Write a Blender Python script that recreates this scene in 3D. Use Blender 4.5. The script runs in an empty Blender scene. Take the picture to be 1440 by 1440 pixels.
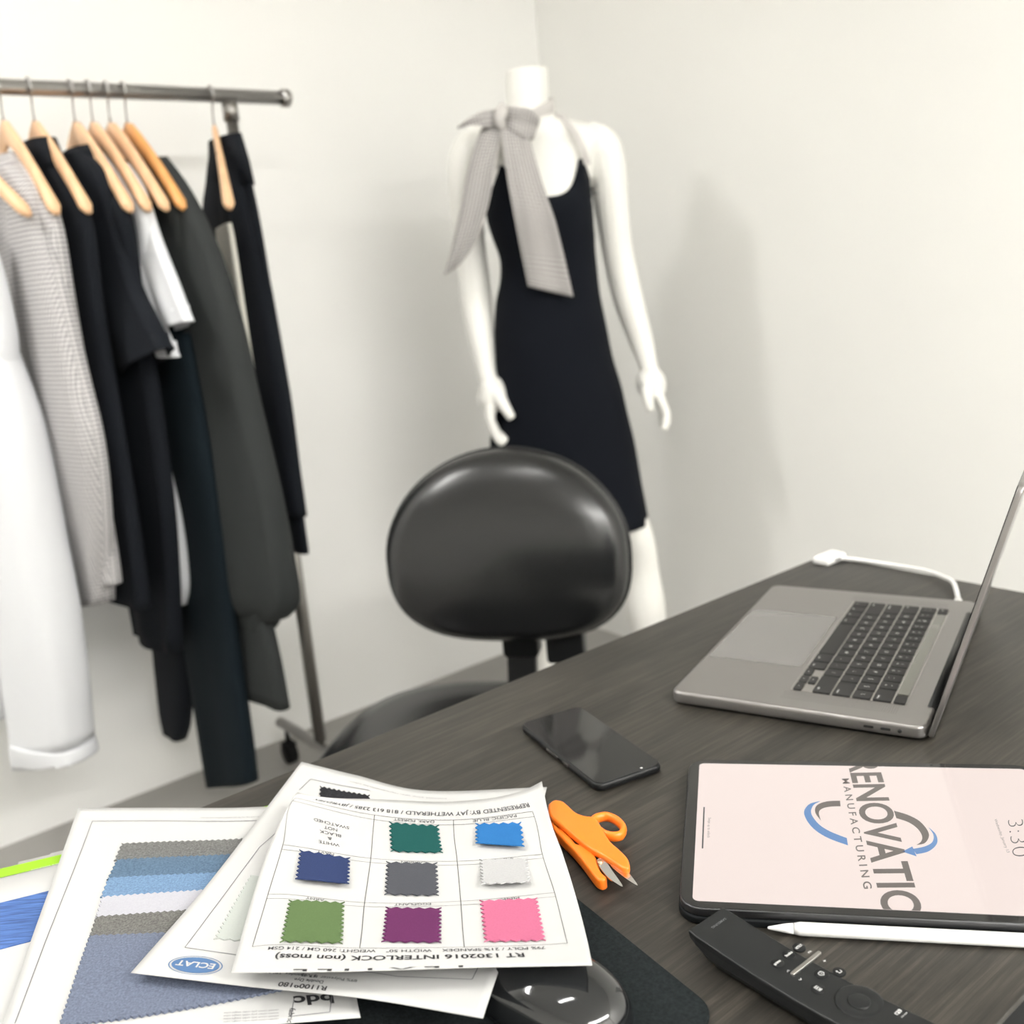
import bpy, bmesh, math, random
from mathutils import Vector, Matrix, noise
random.seed(7)
scene = bpy.context.scene
COL = scene.collection
R = math.radians

# ------------------------------------------------------------------ camera model
FPX, PITCH, ROLL, CAMZ = 1425.162, 0.2347, -0.0892, 1.1958
CF = Vector((0, math.cos(PITCH), -math.sin(PITCH)))
_r = Vector((1, 0, 0)); _u = _r.cross(CF)
CR = math.cos(ROLL) * _r + math.sin(ROLL) * _u
CU = -math.sin(ROLL) * _r + math.cos(ROLL) * _u
CAM = Vector((0, 0, CAMZ))
def ray(px, py): return CF + CR * ((px - 720) / FPX) - CU * ((py - 720) / FPX)
def atz(px, py, z):
    d = ray(px, py); return CAM + d * ((z - CAM.z) / d.z)
def aty(px, py, y):
    d = ray(px, py); return CAM + d * (y / d.y)
def onplane(px, py, p0, nrm):
    d = ray(px, py); return CAM + d * ((p0 - CAM).dot(nrm) / d.dot(nrm))
def lerp(a, b, t): return a + (b - a) * t

# ------------------------------------------------------------------ materials
def mat(name, col, rough=.5, metal=0, bump=None, coat=0, emit=None, var=None, spec=.5, sheen=0, trans=0):
    m = bpy.data.materials.new(name); m.use_nodes = True
    nt = m.node_tree; b = nt.nodes['Principled BSDF']
    b.inputs['Base Color'].default_value = (*col, 1); b.inputs['Roughness'].default_value = rough
    b.inputs['Metallic'].default_value = metal; b.inputs['Specular IOR Level'].default_value = spec
    b.inputs['Coat Weight'].default_value = coat; b.inputs['Coat Roughness'].default_value = .05
    b.inputs['Sheen Weight'].default_value = sheen
    b.inputs['Transmission Weight'].default_value = trans
    if emit:
        b.inputs['Emission Color'].default_value = (*emit[0], 1); b.inputs['Emission Strength'].default_value = emit[1]
    tc = nt.nodes.new('ShaderNodeTexCoord')
    if var:   # (scale, amount, stretch)
        n = nt.nodes.new('ShaderNodeTexNoise'); n.inputs['Scale'].default_value = var[0]; n.inputs['Detail'].default_value = 4
        mp = nt.nodes.new('ShaderNodeMapping')
        mp.inputs['Scale'].default_value = var[2] if len(var) > 2 else (1, 1, 1)
        nt.links.new(tc.outputs['Object'], mp.inputs['Vector']); nt.links.new(mp.outputs[0], n.inputs['Vector'])
        mx = nt.nodes.new('ShaderNodeMix'); mx.data_type = 'RGBA'
        k = var[1]
        mx.inputs['A'].default_value = (*[max(0, c * (1 - k)) for c in col], 1)
        mx.inputs['B'].default_value = (*[min(1, c * (1 + k)) for c in col], 1)
        mr = nt.nodes.new('ShaderNodeMapRange'); mr.inputs['From Min'].default_value = .3; mr.inputs['From Max'].default_value = .7
        nt.links.new(n.outputs['Fac'], mr.inputs['Value']); nt.links.new(mr.outputs[0], mx.inputs['Factor'])
        nt.links.new(mx.outputs['Result'], b.inputs['Base Color'])
    if bump:
        n = nt.nodes.new('ShaderNodeTexNoise'); n.inputs['Scale'].default_value = bump[0]; n.inputs['Detail'].default_value = 3
        bp = nt.nodes.new('ShaderNodeBump'); bp.inputs['Strength'].default_value = bump[1]; bp.inputs['Distance'].default_value = bump[2] if len(bump) > 2 else .001
        nt.links.new(tc.outputs['Object'], n.inputs['Vector']); nt.links.new(n.outputs['Fac'], bp.inputs['Height'])
        nt.links.new(bp.outputs[0], b.inputs['Normal'])
    return m
def s2l(r, g, b):
    f = lambda c: (c / 255 / 12.92) if c / 255 <= .04045 else ((c / 255 + .055) / 1.055) ** 2.4
    return (f(r), f(g), f(b))

M = {}
M['wall'] = mat('painted_wall', (.87, .865, .835), .75, bump=(60, .08), var=(1.5, .015), spec=.25)
M['wall_l'] = mat('painted_wall_left', (.87, .866, .845), .75, bump=(60, .08), var=(1.5, .015), spec=.25)
M['floor'] = mat('floor_vinyl', (.31, .30, .28), .5, var=(6, .05), bump=(40, .05))
M['ceiling'] = mat('ceiling_paint', (.82, .81, .78), .9)
M['lamp'] = mat('lamp_diffuser', (.9, .9, .9), .5, emit=((1, .985, .955), 43.5))
M['lampframe'] = mat('lamp_frame', (.8, .8, .8), .5)
M['black_leather'] = mat('black_leather', (.008, .0085, .009), .27, bump=(350, .08, .0004), spec=.6)
M['black_plastic'] = mat('black_plastic', (.007, .0075, .008), .4, spec=.3)
M['matte_black'] = mat('matte_black', (.007, .008, .009), .6, bump=(900, .15, .0003), spec=.15)
M['rubber'] = mat('rubber', (.007, .007, .007), .8, spec=.2)
M['chrome'] = mat('brushed_chrome', (.42, .41, .40), .3, metal=1)
M['rackpost'] = mat('rack_steel', (.30, .29, .275), .38, metal=1)
M['steel'] = mat('blade_steel', (.78, .77, .76), .18, metal=1)
M['wood'] = mat('pale_beech', (.74, .47, .27), .45, var=(30, .14, (1, 1, .2)))
M['wood_orange'] = mat('honey_wood', (.70, .34, .11), .42, var=(30, .12, (1, 1, .2)))
M['mannequin'] = mat('white_fibreglass', (.84, .83, .79), .42, spec=.4)
M['dress'] = mat('black_knit', (.0042, .0055, .009), .9, bump=(500, .2, .0006), spec=.15)
M['cloth_black'] = mat('black_cloth', (.007, .0088, .0125), .9, bump=(90, .3, .002), spec=.2)
M['cloth_navy'] = mat('blue_black_cloth', (.004, .009, .013), .9, bump=(90, .3, .002), spec=.2)
M['cloth_char'] = mat('charcoal_cloth', (.026, .029, .029), .85, bump=(70, .3, .002), spec=.25)
M['cloth_white'] = mat('white_cloth', (.70, .71, .735), .85, bump=(60, .3, .002))
M['cloth_beige'] = mat('pale_beige_cloth', (.62, .60, .54), .85, bump=(60, .3, .002))
M['alu'] = mat('grey_aluminium', (.31, .298, .29), .34, metal=.85, bump=(3000, .03, .0002))
M['alu_edge'] = mat('grey_aluminium_edge', (.40, .385, .375), .25, metal=1)
M['tablet_side'] = mat('dark_tablet_metal', (.10, .10, .105), .3, metal=.9)
M['key'] = mat('key_plastic', (.024, .024, .024), .5, spec=.3)
M['legend'] = mat('key_legend', (.75, .75, .74), .5)
M['trackpad'] = mat('trackpad_glass', (.30, .292, .287), .22, metal=.6)
M['touchbar'] = mat('touch_strip_glass', (.12, .12, .095), .12, coat=.6)
M['hole'] = mat('dark_port', (.01, .01, .01), .7)
M['screenglass'] = mat('black_screen_glass', (.004, .0045, .005), .04, spec=.5)
M['display'] = mat('lit_display', (.02, .02, .02), .12, emit=((1.0, .845, .79), .87), coat=.3)
M['logo_grey'] = mat('display_grey_print', (.02, .02, .02), .15, emit=((.145, .118, .105), .87), coat=.3)
M['logo_blue'] = mat('display_blue_print', (.02, .02, .02), .15, emit=((.095, .27, .60), .87), coat=.3)
M['display_text'] = mat('display_small_print', (.02, .02, .02), .15, emit=((.30, .27, .26), .87), coat=.3)
M['display_dark'] = mat('display_dark_print', (.02, .02, .02), .15, emit=((.03, .03, .035), .87), coat=.3)
M['bezel'] = mat('tablet_bezel_glass', (.010, .010, .010), .08, spec=.6)
M['pencil'] = mat('white_gloss_plastic', (.86, .855, .84), .22, coat=.3)
M['orange'] = mat('orange_plastic', (.93, .20, .015), .33, spec=.5, bump=(200, .04))
M['rivet'] = mat('rivet_metal', (.6, .45, .3), .3, metal=1)
M['paper'] = mat('white_paper', (.50, .50, .494), .75, bump=(25, .03, .001), spec=.2)
M['paper2'] = mat('white_paper_warm', (.49, .486, .475), .75, bump=(25, .03, .001), spec=.2)
M['ink'] = mat('black_ink', (.015, .015, .018), .7)
M['ink_grey'] = mat('grey_ink', (.035, .035, .04), .8)
M['ink_faint'] = mat('faint_grey_ink', (.15, .15, .16), .8)
M['line'] = mat('thin_printed_line', (.06, .06, .06), .8)
M['logo_print'] = mat('blue_print', tuple(.5 * c for c in s2l(96, 142, 198)), .7)
M['lime'] = mat('lime_green_print', (.24, .47, .0), .6)
M['pad'] = mat('mouse_pad_cloth', (.013, .016, .017), .9, bump=(1800, .4, .0006), var=(500, .3), spec=.1)
M['mouse'] = mat('glossy_black_plastic', (.012, .013, .014), .10, coat=.6)
M['button_rocker'] = mat('silver_rocker', (.45, .44, .42), .3, metal=1)
M['remote'] = mat('dark_grey_remote_shell', (.011, .012, .0125), .38, bump=(1500, .05, .0002), spec=.3)
M['remote_btn'] = mat('remote_button', (.006, .0065, .007), .45, spec=.25)
M['white_print'] = mat('white_print', (.72, .72, .72), .6)
def swatch_mat(name, rgb, var=.1, sc=900, stretch=(1, 1, 1)): return mat(name, tuple(.47 * c for c in s2l(*rgb)), .9, bump=(1500, .25, .0004), var=(sc, var, stretch), spec=.15)

def wood_desk():
    m = bpy.data.materials.new('dark_woodgrain_laminate'); m.use_nodes = True
    nt = m.node_tree; b = nt.nodes['Principled BSDF']; L = nt.links.new
    tc = nt.nodes.new('ShaderNodeTexCoord')
    def nz(scale, st, det=6):
        mp = nt.nodes.new('ShaderNodeMapping'); mp.inputs['Scale'].default_value = st
        n = nt.nodes.new('ShaderNodeTexNoise'); n.inputs['Scale'].default_value = scale; n.inputs['Detail'].default_value = det
        n.inputs['Roughness'].default_value = .65
        L(tc.outputs['Object'], mp.inputs['Vector']); L(mp.outputs[0], n.inputs['Vector']); return n
    a = nz(9, (1, 28, 1)); c = nz(5, (1, 5, 1)); d = nz(20, (1, 60, 1))
    mx = nt.nodes.new('ShaderNodeMath'); mx.operation = 'MULTIPLY_ADD'; mx.inputs[1].default_value = .5
    L(a.outputs['Fac'], mx.inputs[0]); 
    m2 = nt.nodes.new('ShaderNodeMath'); m2.operation = 'MULTIPLY'; m2.inputs[1].default_value = .25; L(c.outputs['Fac'], m2.inputs[0])
    L(m2.outputs[0], mx.inputs[2])
    m3 = nt.nodes.new('ShaderNodeMath'); m3.operation = 'MULTIPLY_ADD'; m3.inputs[1].default_value = .28; L(d.outputs['Fac'], m3.inputs[0]); L(mx.outputs[0], m3.inputs[2])
    cr = nt.nodes.new('ShaderNodeValToRGB'); L(m3.outputs[0], cr.inputs[0])
    cr.color_ramp.elements[0].position = .42; cr.color_ramp.elements[0].color = (.013, .012, .010, 1)
    cr.color_ramp.elements[1].position = .62; cr.color_ramp.elements[1].color = (.056, .049, .040, 1)
    e = cr.color_ramp.elements.new(.52); e.color = (.028, .025, .0205, 1)
    L(cr.outputs[0], b.inputs['Base Color'])
    b.inputs['Roughness'].default_value = .42; b.inputs['Specular IOR Level'].default_value = .5
    bp = nt.nodes.new('ShaderNodeBump'); bp.inputs['Strength'].default_value = .25; bp.inputs['Distance'].default_value = .0006
    L(m3.outputs[0], bp.inputs['Height']); L(bp.outputs[0], b.inputs['Normal'])
    return m
M['desk'] = wood_desk()
def check_cloth(name, size, c1, c2, c3):
    m = bpy.data.materials.new(name); m.use_nodes = True
    nt = m.node_tree; b = nt.nodes['Principled BSDF']; L = nt.links.new
    uv = nt.nodes.new('ShaderNodeUVMap')
    sep = nt.nodes.new('ShaderNodeSeparateXYZ'); L(uv.outputs[0], sep.inputs[0])
    outs = []
    for ax in ('X', 'Y'):
        k = nt.nodes.new('ShaderNodeMath'); k.operation = 'MULTIPLY'; k.inputs[1].default_value = 1 / size; L(sep.outputs[ax], k.inputs[0])
        f = nt.nodes.new('ShaderNodeMath'); f.operation = 'FRACT'; L(k.outputs[0], f.inputs[0])
        g = nt.nodes.new('ShaderNodeMath'); g.operation = 'GREATER_THAN'; g.inputs[1].default_value = .5; L(f.outputs[0], g.inputs[0]); outs.append(g)
    ad = nt.nodes.new('ShaderNodeMath'); ad.operation = 'ADD'; L(outs[0].outputs[0], ad.inputs[0]); L(outs[1].outputs[0], ad.inputs[1])
    hf = nt.nodes.new('ShaderNodeMath'); hf.operation = 'MULTIPLY'; hf.inputs[1].default_value = .5; L(ad.outputs[0], hf.inputs[0])
    cr = nt.nodes.new('ShaderNodeValToRGB'); cr.color_ramp.interpolation = 'CONSTANT'; L(hf.outputs[0], cr.inputs[0])
    cr.color_ramp.elements[0].color = (*c1, 1); cr.color_ramp.elements[1].position = .75; cr.color_ramp.elements[1].color = (*c3, 1)
    e = cr.color_ramp.elements.new(.3); e.color = (*c2, 1)
    L(cr.outputs[0], b.inputs['Base Color']); b.inputs['Roughness'].default_value = .85; b.inputs['Specular IOR Level'].default_value = .2
    return m
M['gingham'] = check_cloth('black_white_gingham', .0085, (.66, .64, .64), (.40, .39, .39), (.15, .145, .15))
M['scarf'] = check_cloth('grey_gingham', .0085, (.56, .54, .52), (.36, .345, .335), (.18, .17, .17))

# ------------------------------------------------------------------ mesh builder
class MB:
    def __init__(s): s.v = []; s.f = []; s.m = []; s.sm = []; s.uv = {}
    def add(s, vs, fs, mi=0, smooth=False, uvs=None):
        o = len(s.v); s.v += [tuple(v) for v in vs]
        for f in fs: s.f.append(tuple(i + o for i in f)); s.m.append(mi); s.sm.append(smooth)
        if uvs:
            for i, u in enumerate(uvs): s.uv[o + i] = u
    def box(s, c, d, mi=0, X=None, Y=None, Z=None):
        X = X or Vector((1, 0, 0)); Y = Y or Vector((0, 1, 0)); Z = Z or Vector((0, 0, 1)); c = Vector(c)
        vs = [c + X * (a * d[0] / 2) + Y * (b * d[1] / 2) + Z * (e * d[2] / 2) for a in (-1, 1) for b in (-1, 1) for e in (-1, 1)]
        s.add(vs, [(0, 1, 3, 2), (4, 6, 7, 5), (0, 4, 5, 1), (2, 3, 7, 6), (0, 2, 6, 4), (1, 5, 7, 3)], mi)
    def prism(s, outline, z0, z1, mi=0, T=None, bev=0, smooth=False):
        """closed 2D outline extruded; T maps (x,y,z)->world; bev rounds top and bottom rims"""
        T = T or (lambda x, y, z: (x, y, z)); n = len(outline)
        def inset(k):
            if k == 0: return outline
            out = []
            for i in range(n):
                p, q, r = Vector(outline[i - 1]), Vector(outline[i]), Vector(outline[(i + 1) % n])
                d1 = (q - p); d2 = (r - q)
                n1 = Vector((-d1.y, d1.x)); n2 = Vector((-d2.y, d2.x))
                nn = (n1.normalized() if n1.length > 1e-9 else n1) + (n2.normalized() if n2.length > 1e-9 else n2)
                if nn.length > 1e-9: nn.normalize()
                out.append((q.x + nn.x * k, q.y + nn.y * k))
            return out
        A = sum(outline[i - 1][0] * outline[i][1] - outline[i][0] * outline[i - 1][1] for i in range(n))
        sg = 1 if A > 0 else -1
        rings = []
        if bev > 0:
            st = [(1, 0), (.62, .08), (.29, .29), (.08, .62), (0, 1)]
            for (ins, up) in st: rings.append((inset(sg * bev * ins), z0 + bev * up))
            for (ins, up) in reversed(st): rings.append((inset(sg * bev * ins), z1 - bev * up))
        else: rings = [(outline, z0), (outline, z1)]
        vs = []; fs = []
        for o, z in rings: vs += [T(x, y, z) for x, y in o]
        for k in range(len(rings) - 1):
            for i in range(n):
                a = k * n + i; b = k * n + (i + 1) % n; fs.append((a, b, b + n, a + n) if sg > 0 else (a, a + n, b + n, b))
        s.add(vs, fs, mi, smooth or bev > 0)
        top = list(range((len(rings) - 1) * n, len(rings) * n)); bot = list(range(n))
        o = len(s.v) - len(vs)
        for f in ((top if sg > 0 else top[::-1]), (bot[::-1] if sg > 0 else bot)):
            s.f.append(tuple(i + o for i in f)); s.m.append(mi); s.sm.append(False)
    def rings(s, rings, mi=0, cap0=True, cap1=True, smooth=True, closed=False, uvs=None):
        n = len(rings[0]); vs = [p for r in rings for p in r]; fs = []
        K = len(rings)
        for k in range(K if closed else K - 1):
            for i in range(n):
                a = k * n + i; b = k * n + (i + 1) % n; c = ((k + 1) % K) * n + (i + 1) % n; d = ((k + 1) % K) * n + i
                fs.append((a, b, c, d))
        if not closed:
            if cap0: fs.append(tuple(range(n))[::-1])
            if cap1: fs.append(tuple(range((K - 1) * n, K * n)))
        s.add(vs, fs, mi, smooth, uvs)
    def tube(s, pts, r, mi=0, n=12, caps=True):
        pts = [Vector(p) for p in pts]; rs = r if isinstance(r, (list, tuple)) else [r] * len(pts)
        rings = []; prev = None
        for i, p in enumerate(pts):
            t = (pts[min(i + 1, len(pts) - 1)] - pts[max(i - 1, 0)]).normalized()
            if prev is None:
                a = Vector((0, 0, 1)) if abs(t.z) < .9 else Vector((1, 0, 0)); x = t.cross(a).normalized()
            else:
                x = (prev - t * prev.dot(t)).normalized()
            prev = x; y = t.cross(x)
            rings.append([p + (x * math.cos(2 * math.pi * k / n) + y * math.sin(2 * math.pi * k / n)) * rs[i] for k in range(n)])
        s.rings(rings, mi, caps, caps)
    def lathe(s, prof, c=(0, 0, 0), mi=0, n=32, ax=None):
        c = Vector(c); Z = (ax or Vector((0, 0, 1))).normalized()
        X = Z.cross(Vector((0, 1, 0)) if abs(Z.y) < .9 else Vector((1, 0, 0))).normalized(); Y = Z.cross(X)
        s.rings([[c + Z * z + (X * math.cos(2 * math.pi * k / n) + Y * math.sin(2 * math.pi * k / n)) * r for k in range(n)] for r, z in prof], mi)
    def grid(s, nu, nv, fn, mi=0, smooth=True, flip=False, uvfn=None):
        vs = [fn(i / nu, j / nv) for j in range(nv + 1) for i in range(nu + 1)]
        uvs = [uvfn(i / nu, j / nv) for j in range(nv + 1) for i in range(nu + 1)] if uvfn else None
        fs = []
        for j in range(nv):
            for i in range(nu):
                a = j * (nu + 1) + i; f = (a, a + 1, a + nu + 2, a + nu + 1); fs.append(f[::-1] if flip else f)
        s.add(vs, fs, mi, smooth, uvs)
    def build(s, name, mats, parent=None, loc=None):
        if not isinstance(mats, (list, tuple)): mats = [mats]
        me = bpy.data.meshes.new(name)
        vs = s.v
        me.from_pydata(vs, [], s.f)
        for m in mats: me.materials.append(m)
        me.polygons.foreach_set('material_index', s.m); me.polygons.foreach_set('use_smooth', s.sm)
        if s.uv:
            ul = me.uv_layers.new(name='UVMap')
            for lp in me.loops: ul.data[lp.index].uv = s.uv.get(lp.vertex_index, (0, 0))
        me.update(); me.validate()
        o = bpy.data.objects.new(name, me); COL.objects.link(o)
        if parent:
            o.parent = parent
        if loc: o.location = loc
        return o
def fix_normals(o):
    bm = bmesh.new(); bm.from_mesh(o.data); bmesh.ops.recalc_face_normals(bm, faces=bm.faces); bm.to_mesh(o.data); bm.free()
def tag(o, label=None, cat=None, group=None, kind=None):
    if label: o['label'] = label
    if cat: o['category'] = cat
    if group: o['group'] = group
    if kind: o['kind'] = kind
    return o
def empty(name, loc=(0, 0, 0), rz=0):
    o = bpy.data.objects.new(name, None); COL.objects.link(o); o.location = loc; o.rotation_euler = (0, 0, rz); o.empty_display_size = .05
    return o
def rrect(x0, y0, x1, y1, r, k=6):
    out = []
    for cx, cy, a0 in ((x1 - r, y1 - r, 0), (x0 + r, y1 - r, 90), (x0 + r, y0 + r, 180), (x1 - r, y0 + r, 270)):
        for i in range(k + 1):
            a = R(a0 + 90 * i / k); out.append((cx + r * math.cos(a), cy + r * math.sin(a)))
    return out
def crom(P, t):
    """Catmull-Rom through list of tuples, t in 0..len-1"""
    n = len(P); i = min(int(t), n - 2); f = t - i
    p0 = P[max(i - 1, 0)]; p1 = P[i]; p2 = P[i + 1]; p3 = P[min(i + 2, n - 1)]
    return tuple(.5 * ((2 * b) + (c - a) * f + (2 * a - 5 * b + 4 * c - d) * f * f + (3 * b - a - 3 * c + d) * f ** 3) for a, b, c, d in zip(p0, p1, p2, p3))
def smooth_path(P, m): return [crom(P, (len(P) - 1) * i / m) for i in range(m + 1)]

_tc = {}
def text_geo(txt, bold=0.0):
    """2D geometry of a text of size 1 (baseline at y=0, left at x=0)"""
    k = (txt, bold)
    if k in _tc: return _tc[k]
    cu = bpy.data.curves.new('t', 'FONT'); cu.body = txt; cu.size = 1; cu.resolution_u = 6; cu.offset = bold; cu.fill_mode = 'FRONT' if hasattr(cu, 'fill_mode') else cu.fill_mode
    ob = bpy.data.objects.new('t', cu); COL.objects.link(ob)
    dg = bpy.context.evaluated_depsgraph_get(); dg.update()
    me = bpy.data.meshes.new_from_object(ob.evaluated_get(dg))
    vs = [(v.co.x, v.co.y) for v in me.vertices]; fs = [tuple(p.vertices) for p in me.polygons]
    x0 = min([v[0] for v in vs], default=0); x1 = max([v[0] for v in vs], default=1)
    vs = [(x - x0, y) for x, y in vs]
    bpy.data.objects.remove(ob); bpy.data.curves.remove(cu); bpy.data.meshes.remove(me)
    _tc[k] = (vs, fs, x1 - x0); return _tc[k]
def put_text(mb, txt, fn, size, width=None, mi=0, bold=0.0, align='l', squash=1.0):
    """fn(x, y) -> 3D point; size = font size; width forces total width"""
    vs, fs, w = text_geo(txt, bold)
    sx = width / w if width else size * squash
    off = 0 if align == 'l' else (-w * sx / 2 if align == 'c' else -w * sx)
    pts = [fn(x * sx + off, y * size) for x, y in vs]
    mb.add(pts, fs, mi)

# ------------------------------------------------------------------ room
RA = R(38.5)
U = Vector((math.cos(RA), math.sin(RA), 0)); Wd = Vector((math.sin(RA), -math.cos(RA), 0)); ZZ = Vector((0, 0, 1))
CORNER = aty(755, 40, 3.28); CORNER.z = 0
RM = 5.2; RH = 2.75
def slab(name, c, d, m, X=U, Y=Wd):
    b = MB(); b.box(c, d, 0, X, Y, ZZ); o = b.build(name, m); fix_normals(o); o['kind'] = 'structure'; return o
mid = CORNER - U * RM / 2 + Wd * RM / 2
slab('floor', mid - ZZ * .05, (RM + .4, RM + .4, .1), M['floor'])
slab('ceiling', mid + ZZ * (RH + .05), (RM + .4, RM + .4, .1), M['ceiling'])
slab('wall_left', CORNER - U * RM / 2 - Wd * .05 + ZZ * RH / 2, (RM, .1, RH), M['wall_l'])
slab('wall_right', CORNER + Wd * (RM / 2 - .05) + U * .05 + ZZ * RH / 2, (.1, RM + .1, RH), M['wall'])
slab('wall_back', CORNER - U * RM / 2 + Wd * (RM + .05) + ZZ * RH / 2, (RM, .1, RH), M['wall'])
slab('wall_front', CORNER + Wd * (RM / 2 - .05) - U * (RM + .05) + ZZ * RH / 2, (.1, RM + .1, RH), M['wall'])
for i, (a, b_, ln, wd, ang) in enumerate([(2.1, 1.75, .9, .09, 0), (1.75, 4.4, 3.0, .5, 0), (3.0, .55, 1.1, .25, 0)]):
    c = CORNER - U * a + Wd * b_; c.z = RH
    t = empty('ceiling_light', c, RA + R(ang))
    tag(t, ['short narrow ceiling light between the clothes rack and the desk', 'long ceiling light behind the camera on the far side of the desk',
            'long ceiling light above the left part of the clothes rack'][i], 'ceiling light', 'ceiling lights')
    f = MB()
    for sx, sy, dx, dy in ((0, wd / 2 + .015, ln + .06, .03), (0, -wd / 2 - .015, ln + .06, .03), (ln / 2 + .015, 0, .03, wd), (-ln / 2 - .015, 0, .03, wd)): f.box((sx, sy, -.015), (dx, dy, .03))
    o = f.build('frame', M['lampframe'], t)
    f = MB(); f.box((0, 0, -.01), (ln, wd, .012)); o = f.build('diffuser', M['lamp'], t)

# ------------------------------------------------------------------ desk
DZ = .75
EP = atz(960, 860.6, DZ); EP.z = 0                      # a point of the long left edge
DU = Vector((math.cos(R(38)), math.sin(R(38)), 0)); DN = Vector((DU.y, -DU.x, 0))   # DN points into the desk
FARC = atz(1155, 780, DZ); s_far = (FARC - EP).dot(DU)
desk = empty('desk', EP + Vector((0, 0, 0)), R(38))
tag(desk, 'dark wood-grain office desk with the laptop, tablet and papers on it', 'desk')
# local: x along DU, y = -DN side positive outward
L0, L1, WDK = -1.15, s_far, .609
b = MB(); b.prism(rrect(L0, -WDK, L1, 0, .006, 3), DZ - .004, DZ, bev=.0012); b.build('desktop', M['desk'], desk)
b = MB(); b.prism(rrect(L0 + .0008, -WDK + .0008, L1 - .0008, -.0008, .006, 3), DZ - .028, DZ - .0041); o = b.build('edge_band', M['matte_black'], desk); o['label'] = 'black edge band of the desktop'
for x in (L0 + .05, L1 - .06):
    b = MB(); b.box((x, -WDK / 2, (DZ - .028) / 2), (.028, WDK - .08, DZ - .028)); b.build('side_panel', M['desk'], desk)
b = MB(); b.box((L0 / 2 + L1 / 2, -WDK + .05, .50), (L1 - L0 - .14, .02, .44)); b.build('modesty_panel', M['matte_black'], desk)

# ------------------------------------------------------------------ laptop
LO = Vector((.144, .959, DZ)); LT = -.5546
LD = Vector((math.cos(LT), math.sin(LT), 0)); LW = Vector((-LD.y, LD.x, 0))
lap = empty('laptop', LO, LT)
tag(lap, 'open grey aluminium laptop at the far end of the desk, seen from its side', 'laptop')
LDp, LWd_, LH = .2457, .3579, .0135
b = MB(); b.prism(rrect(0, 0, LDp, LWd_, .011, 7), .0022, .0155, bev=.0035); base = b.build('base', M['alu'], lap)
TOP = .01555
for x, y in ((.02, .03), (.02, .328), (.225, .03), (.225, .328)):
    b = MB(); b.lathe([(.008, 0), (.008, .0023)], (x, y, 0)); b.build('rubber_foot', M['rubber'], base)
b = MB(); b.prism(rrect(.006, .099, .106, .259, .003, 4), TOP - .0002, TOP + .0002); b.build('trackpad', M['trackpad'], base)
# ports on the right-hand (near) side
for x in (.195, .210):
    b = MB(); b.prism(rrect(x - .0045, .0072, x + .0045, .0096, .0011, 4), -.0006, .004, T=lambda a, c, z: (a, z - .0002 if z > 0 else z, c)); b.build('charging_port', M['hole'], base)
b = MB(); b.lathe([(.0019, -.0006), (.0019, .003)], (.2225, 0, .0085), ax=Vector((0, 1, 0)), n=16); b.build('headphone_jack', M['hole'], base)
# speaker grilles = rows of fine dots, one strip each side
for y0, y1 in ((.020, .036), (.322, .338)):
    b = MB()
    for i in range(52):
        for j in range(7):
            x = .108 + i * .0021; y = y0 + j * (y1 - y0) / 6 + (i % 2) * .001
            b.add([(x - .0003, y - .0003, TOP + .00005), (x + .0003, y - .0003, TOP + .00005), (x + .0003, y + .0003, TOP + .00005), (x - .0003, y + .0003, TOP + .00005)], [(0, 1, 2, 3)])
    b.build('speaker_grille', M['hole'], base)
# keyboard : user's left is far (large y). u runs from the user's left to right
KP = .01905; KL = LWd_ / 2 + 7.25 * KP; KD0 = .1125
b = MB(); b.prism(rrect(KD0 - .0015, KL - 14.5 * KP - .0005, KD0 + 5 * KP + .0135, KL + .0008, .003, 4), TOP - .0001, TOP + .0003); b.build('keyboard_well', M['alu_edge'], base)
def key(u0, uw, row, txts=(), h=1.0, v0=0.0, vtop=None):
    b = MB(); g = .0011
    d0 = KD0 + row * KP + v0 * KP + g; d1 = KD0 + row * KP + (v0 + h) * KP - g * (1 if h == 1 or v0 > 0 else .4)
    if vtop: d1 = d0 + vtop
    y1 = KL - u0 * KP - g; y0 = KL - (u0 + uw) * KP + g
    b.prism(rrect(d0, y0, d1, y1, .0014, 3), TOP + .0002, TOP + .0014, bev=.0003)
    zt = TOP + .00148; cd = (d0 + d1) / 2; cy = (y0 + y1) / 2
    for (s, ou, ov, sz) in txts:
        put_text(b, s, lambda x, y, ou=ou, ov=ov: (cd + ov * .001 + y - .0, cy - ou * .001 - x, zt), sz * .001, mi=1, align='c', bold=.02)
    b.build('key', [M['key'], M['legend']], base)
r4 = '`1234567890-='; sh4 = '~!@#$%^&*()_+'
for i, ch in enumerate(r4): key(i, 1, 4, [(ch, 0, -4.5, 4.2), (sh4[i], 0, 1.5, 3.6)])
key(13, 1.5, 4, [('delete', 6, -5, 3)])
key(0, 1.5, 3, [('tab', -8, -5, 3)])
for i, ch in enumerate('QWERTYUIOP[]\\'): key(1.5 + i, 1, 3, [(ch, 0, -1.5, 5.2)])
key(0, 1.75, 2, [('caps lock', -5, -5, 3)])
for i, ch in enumerate("ASDFGHJKL;'"): key(1.75 + i, 1, 2, [(ch, 0, -1.5, 5.2)])
key(12.75, 1.75, 2, [('return', 8, -5, 3)])
key(0, 2.25, 1, [('shift', -12, -5, 3)])
for i, ch in enumerate('ZXCVBNM,./'): key(2.25 + i, 1, 1, [(ch, 0, -1.5, 5.2)])
key(12.25, 2.25, 1, [('shift', 12, -5, 3)])
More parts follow.
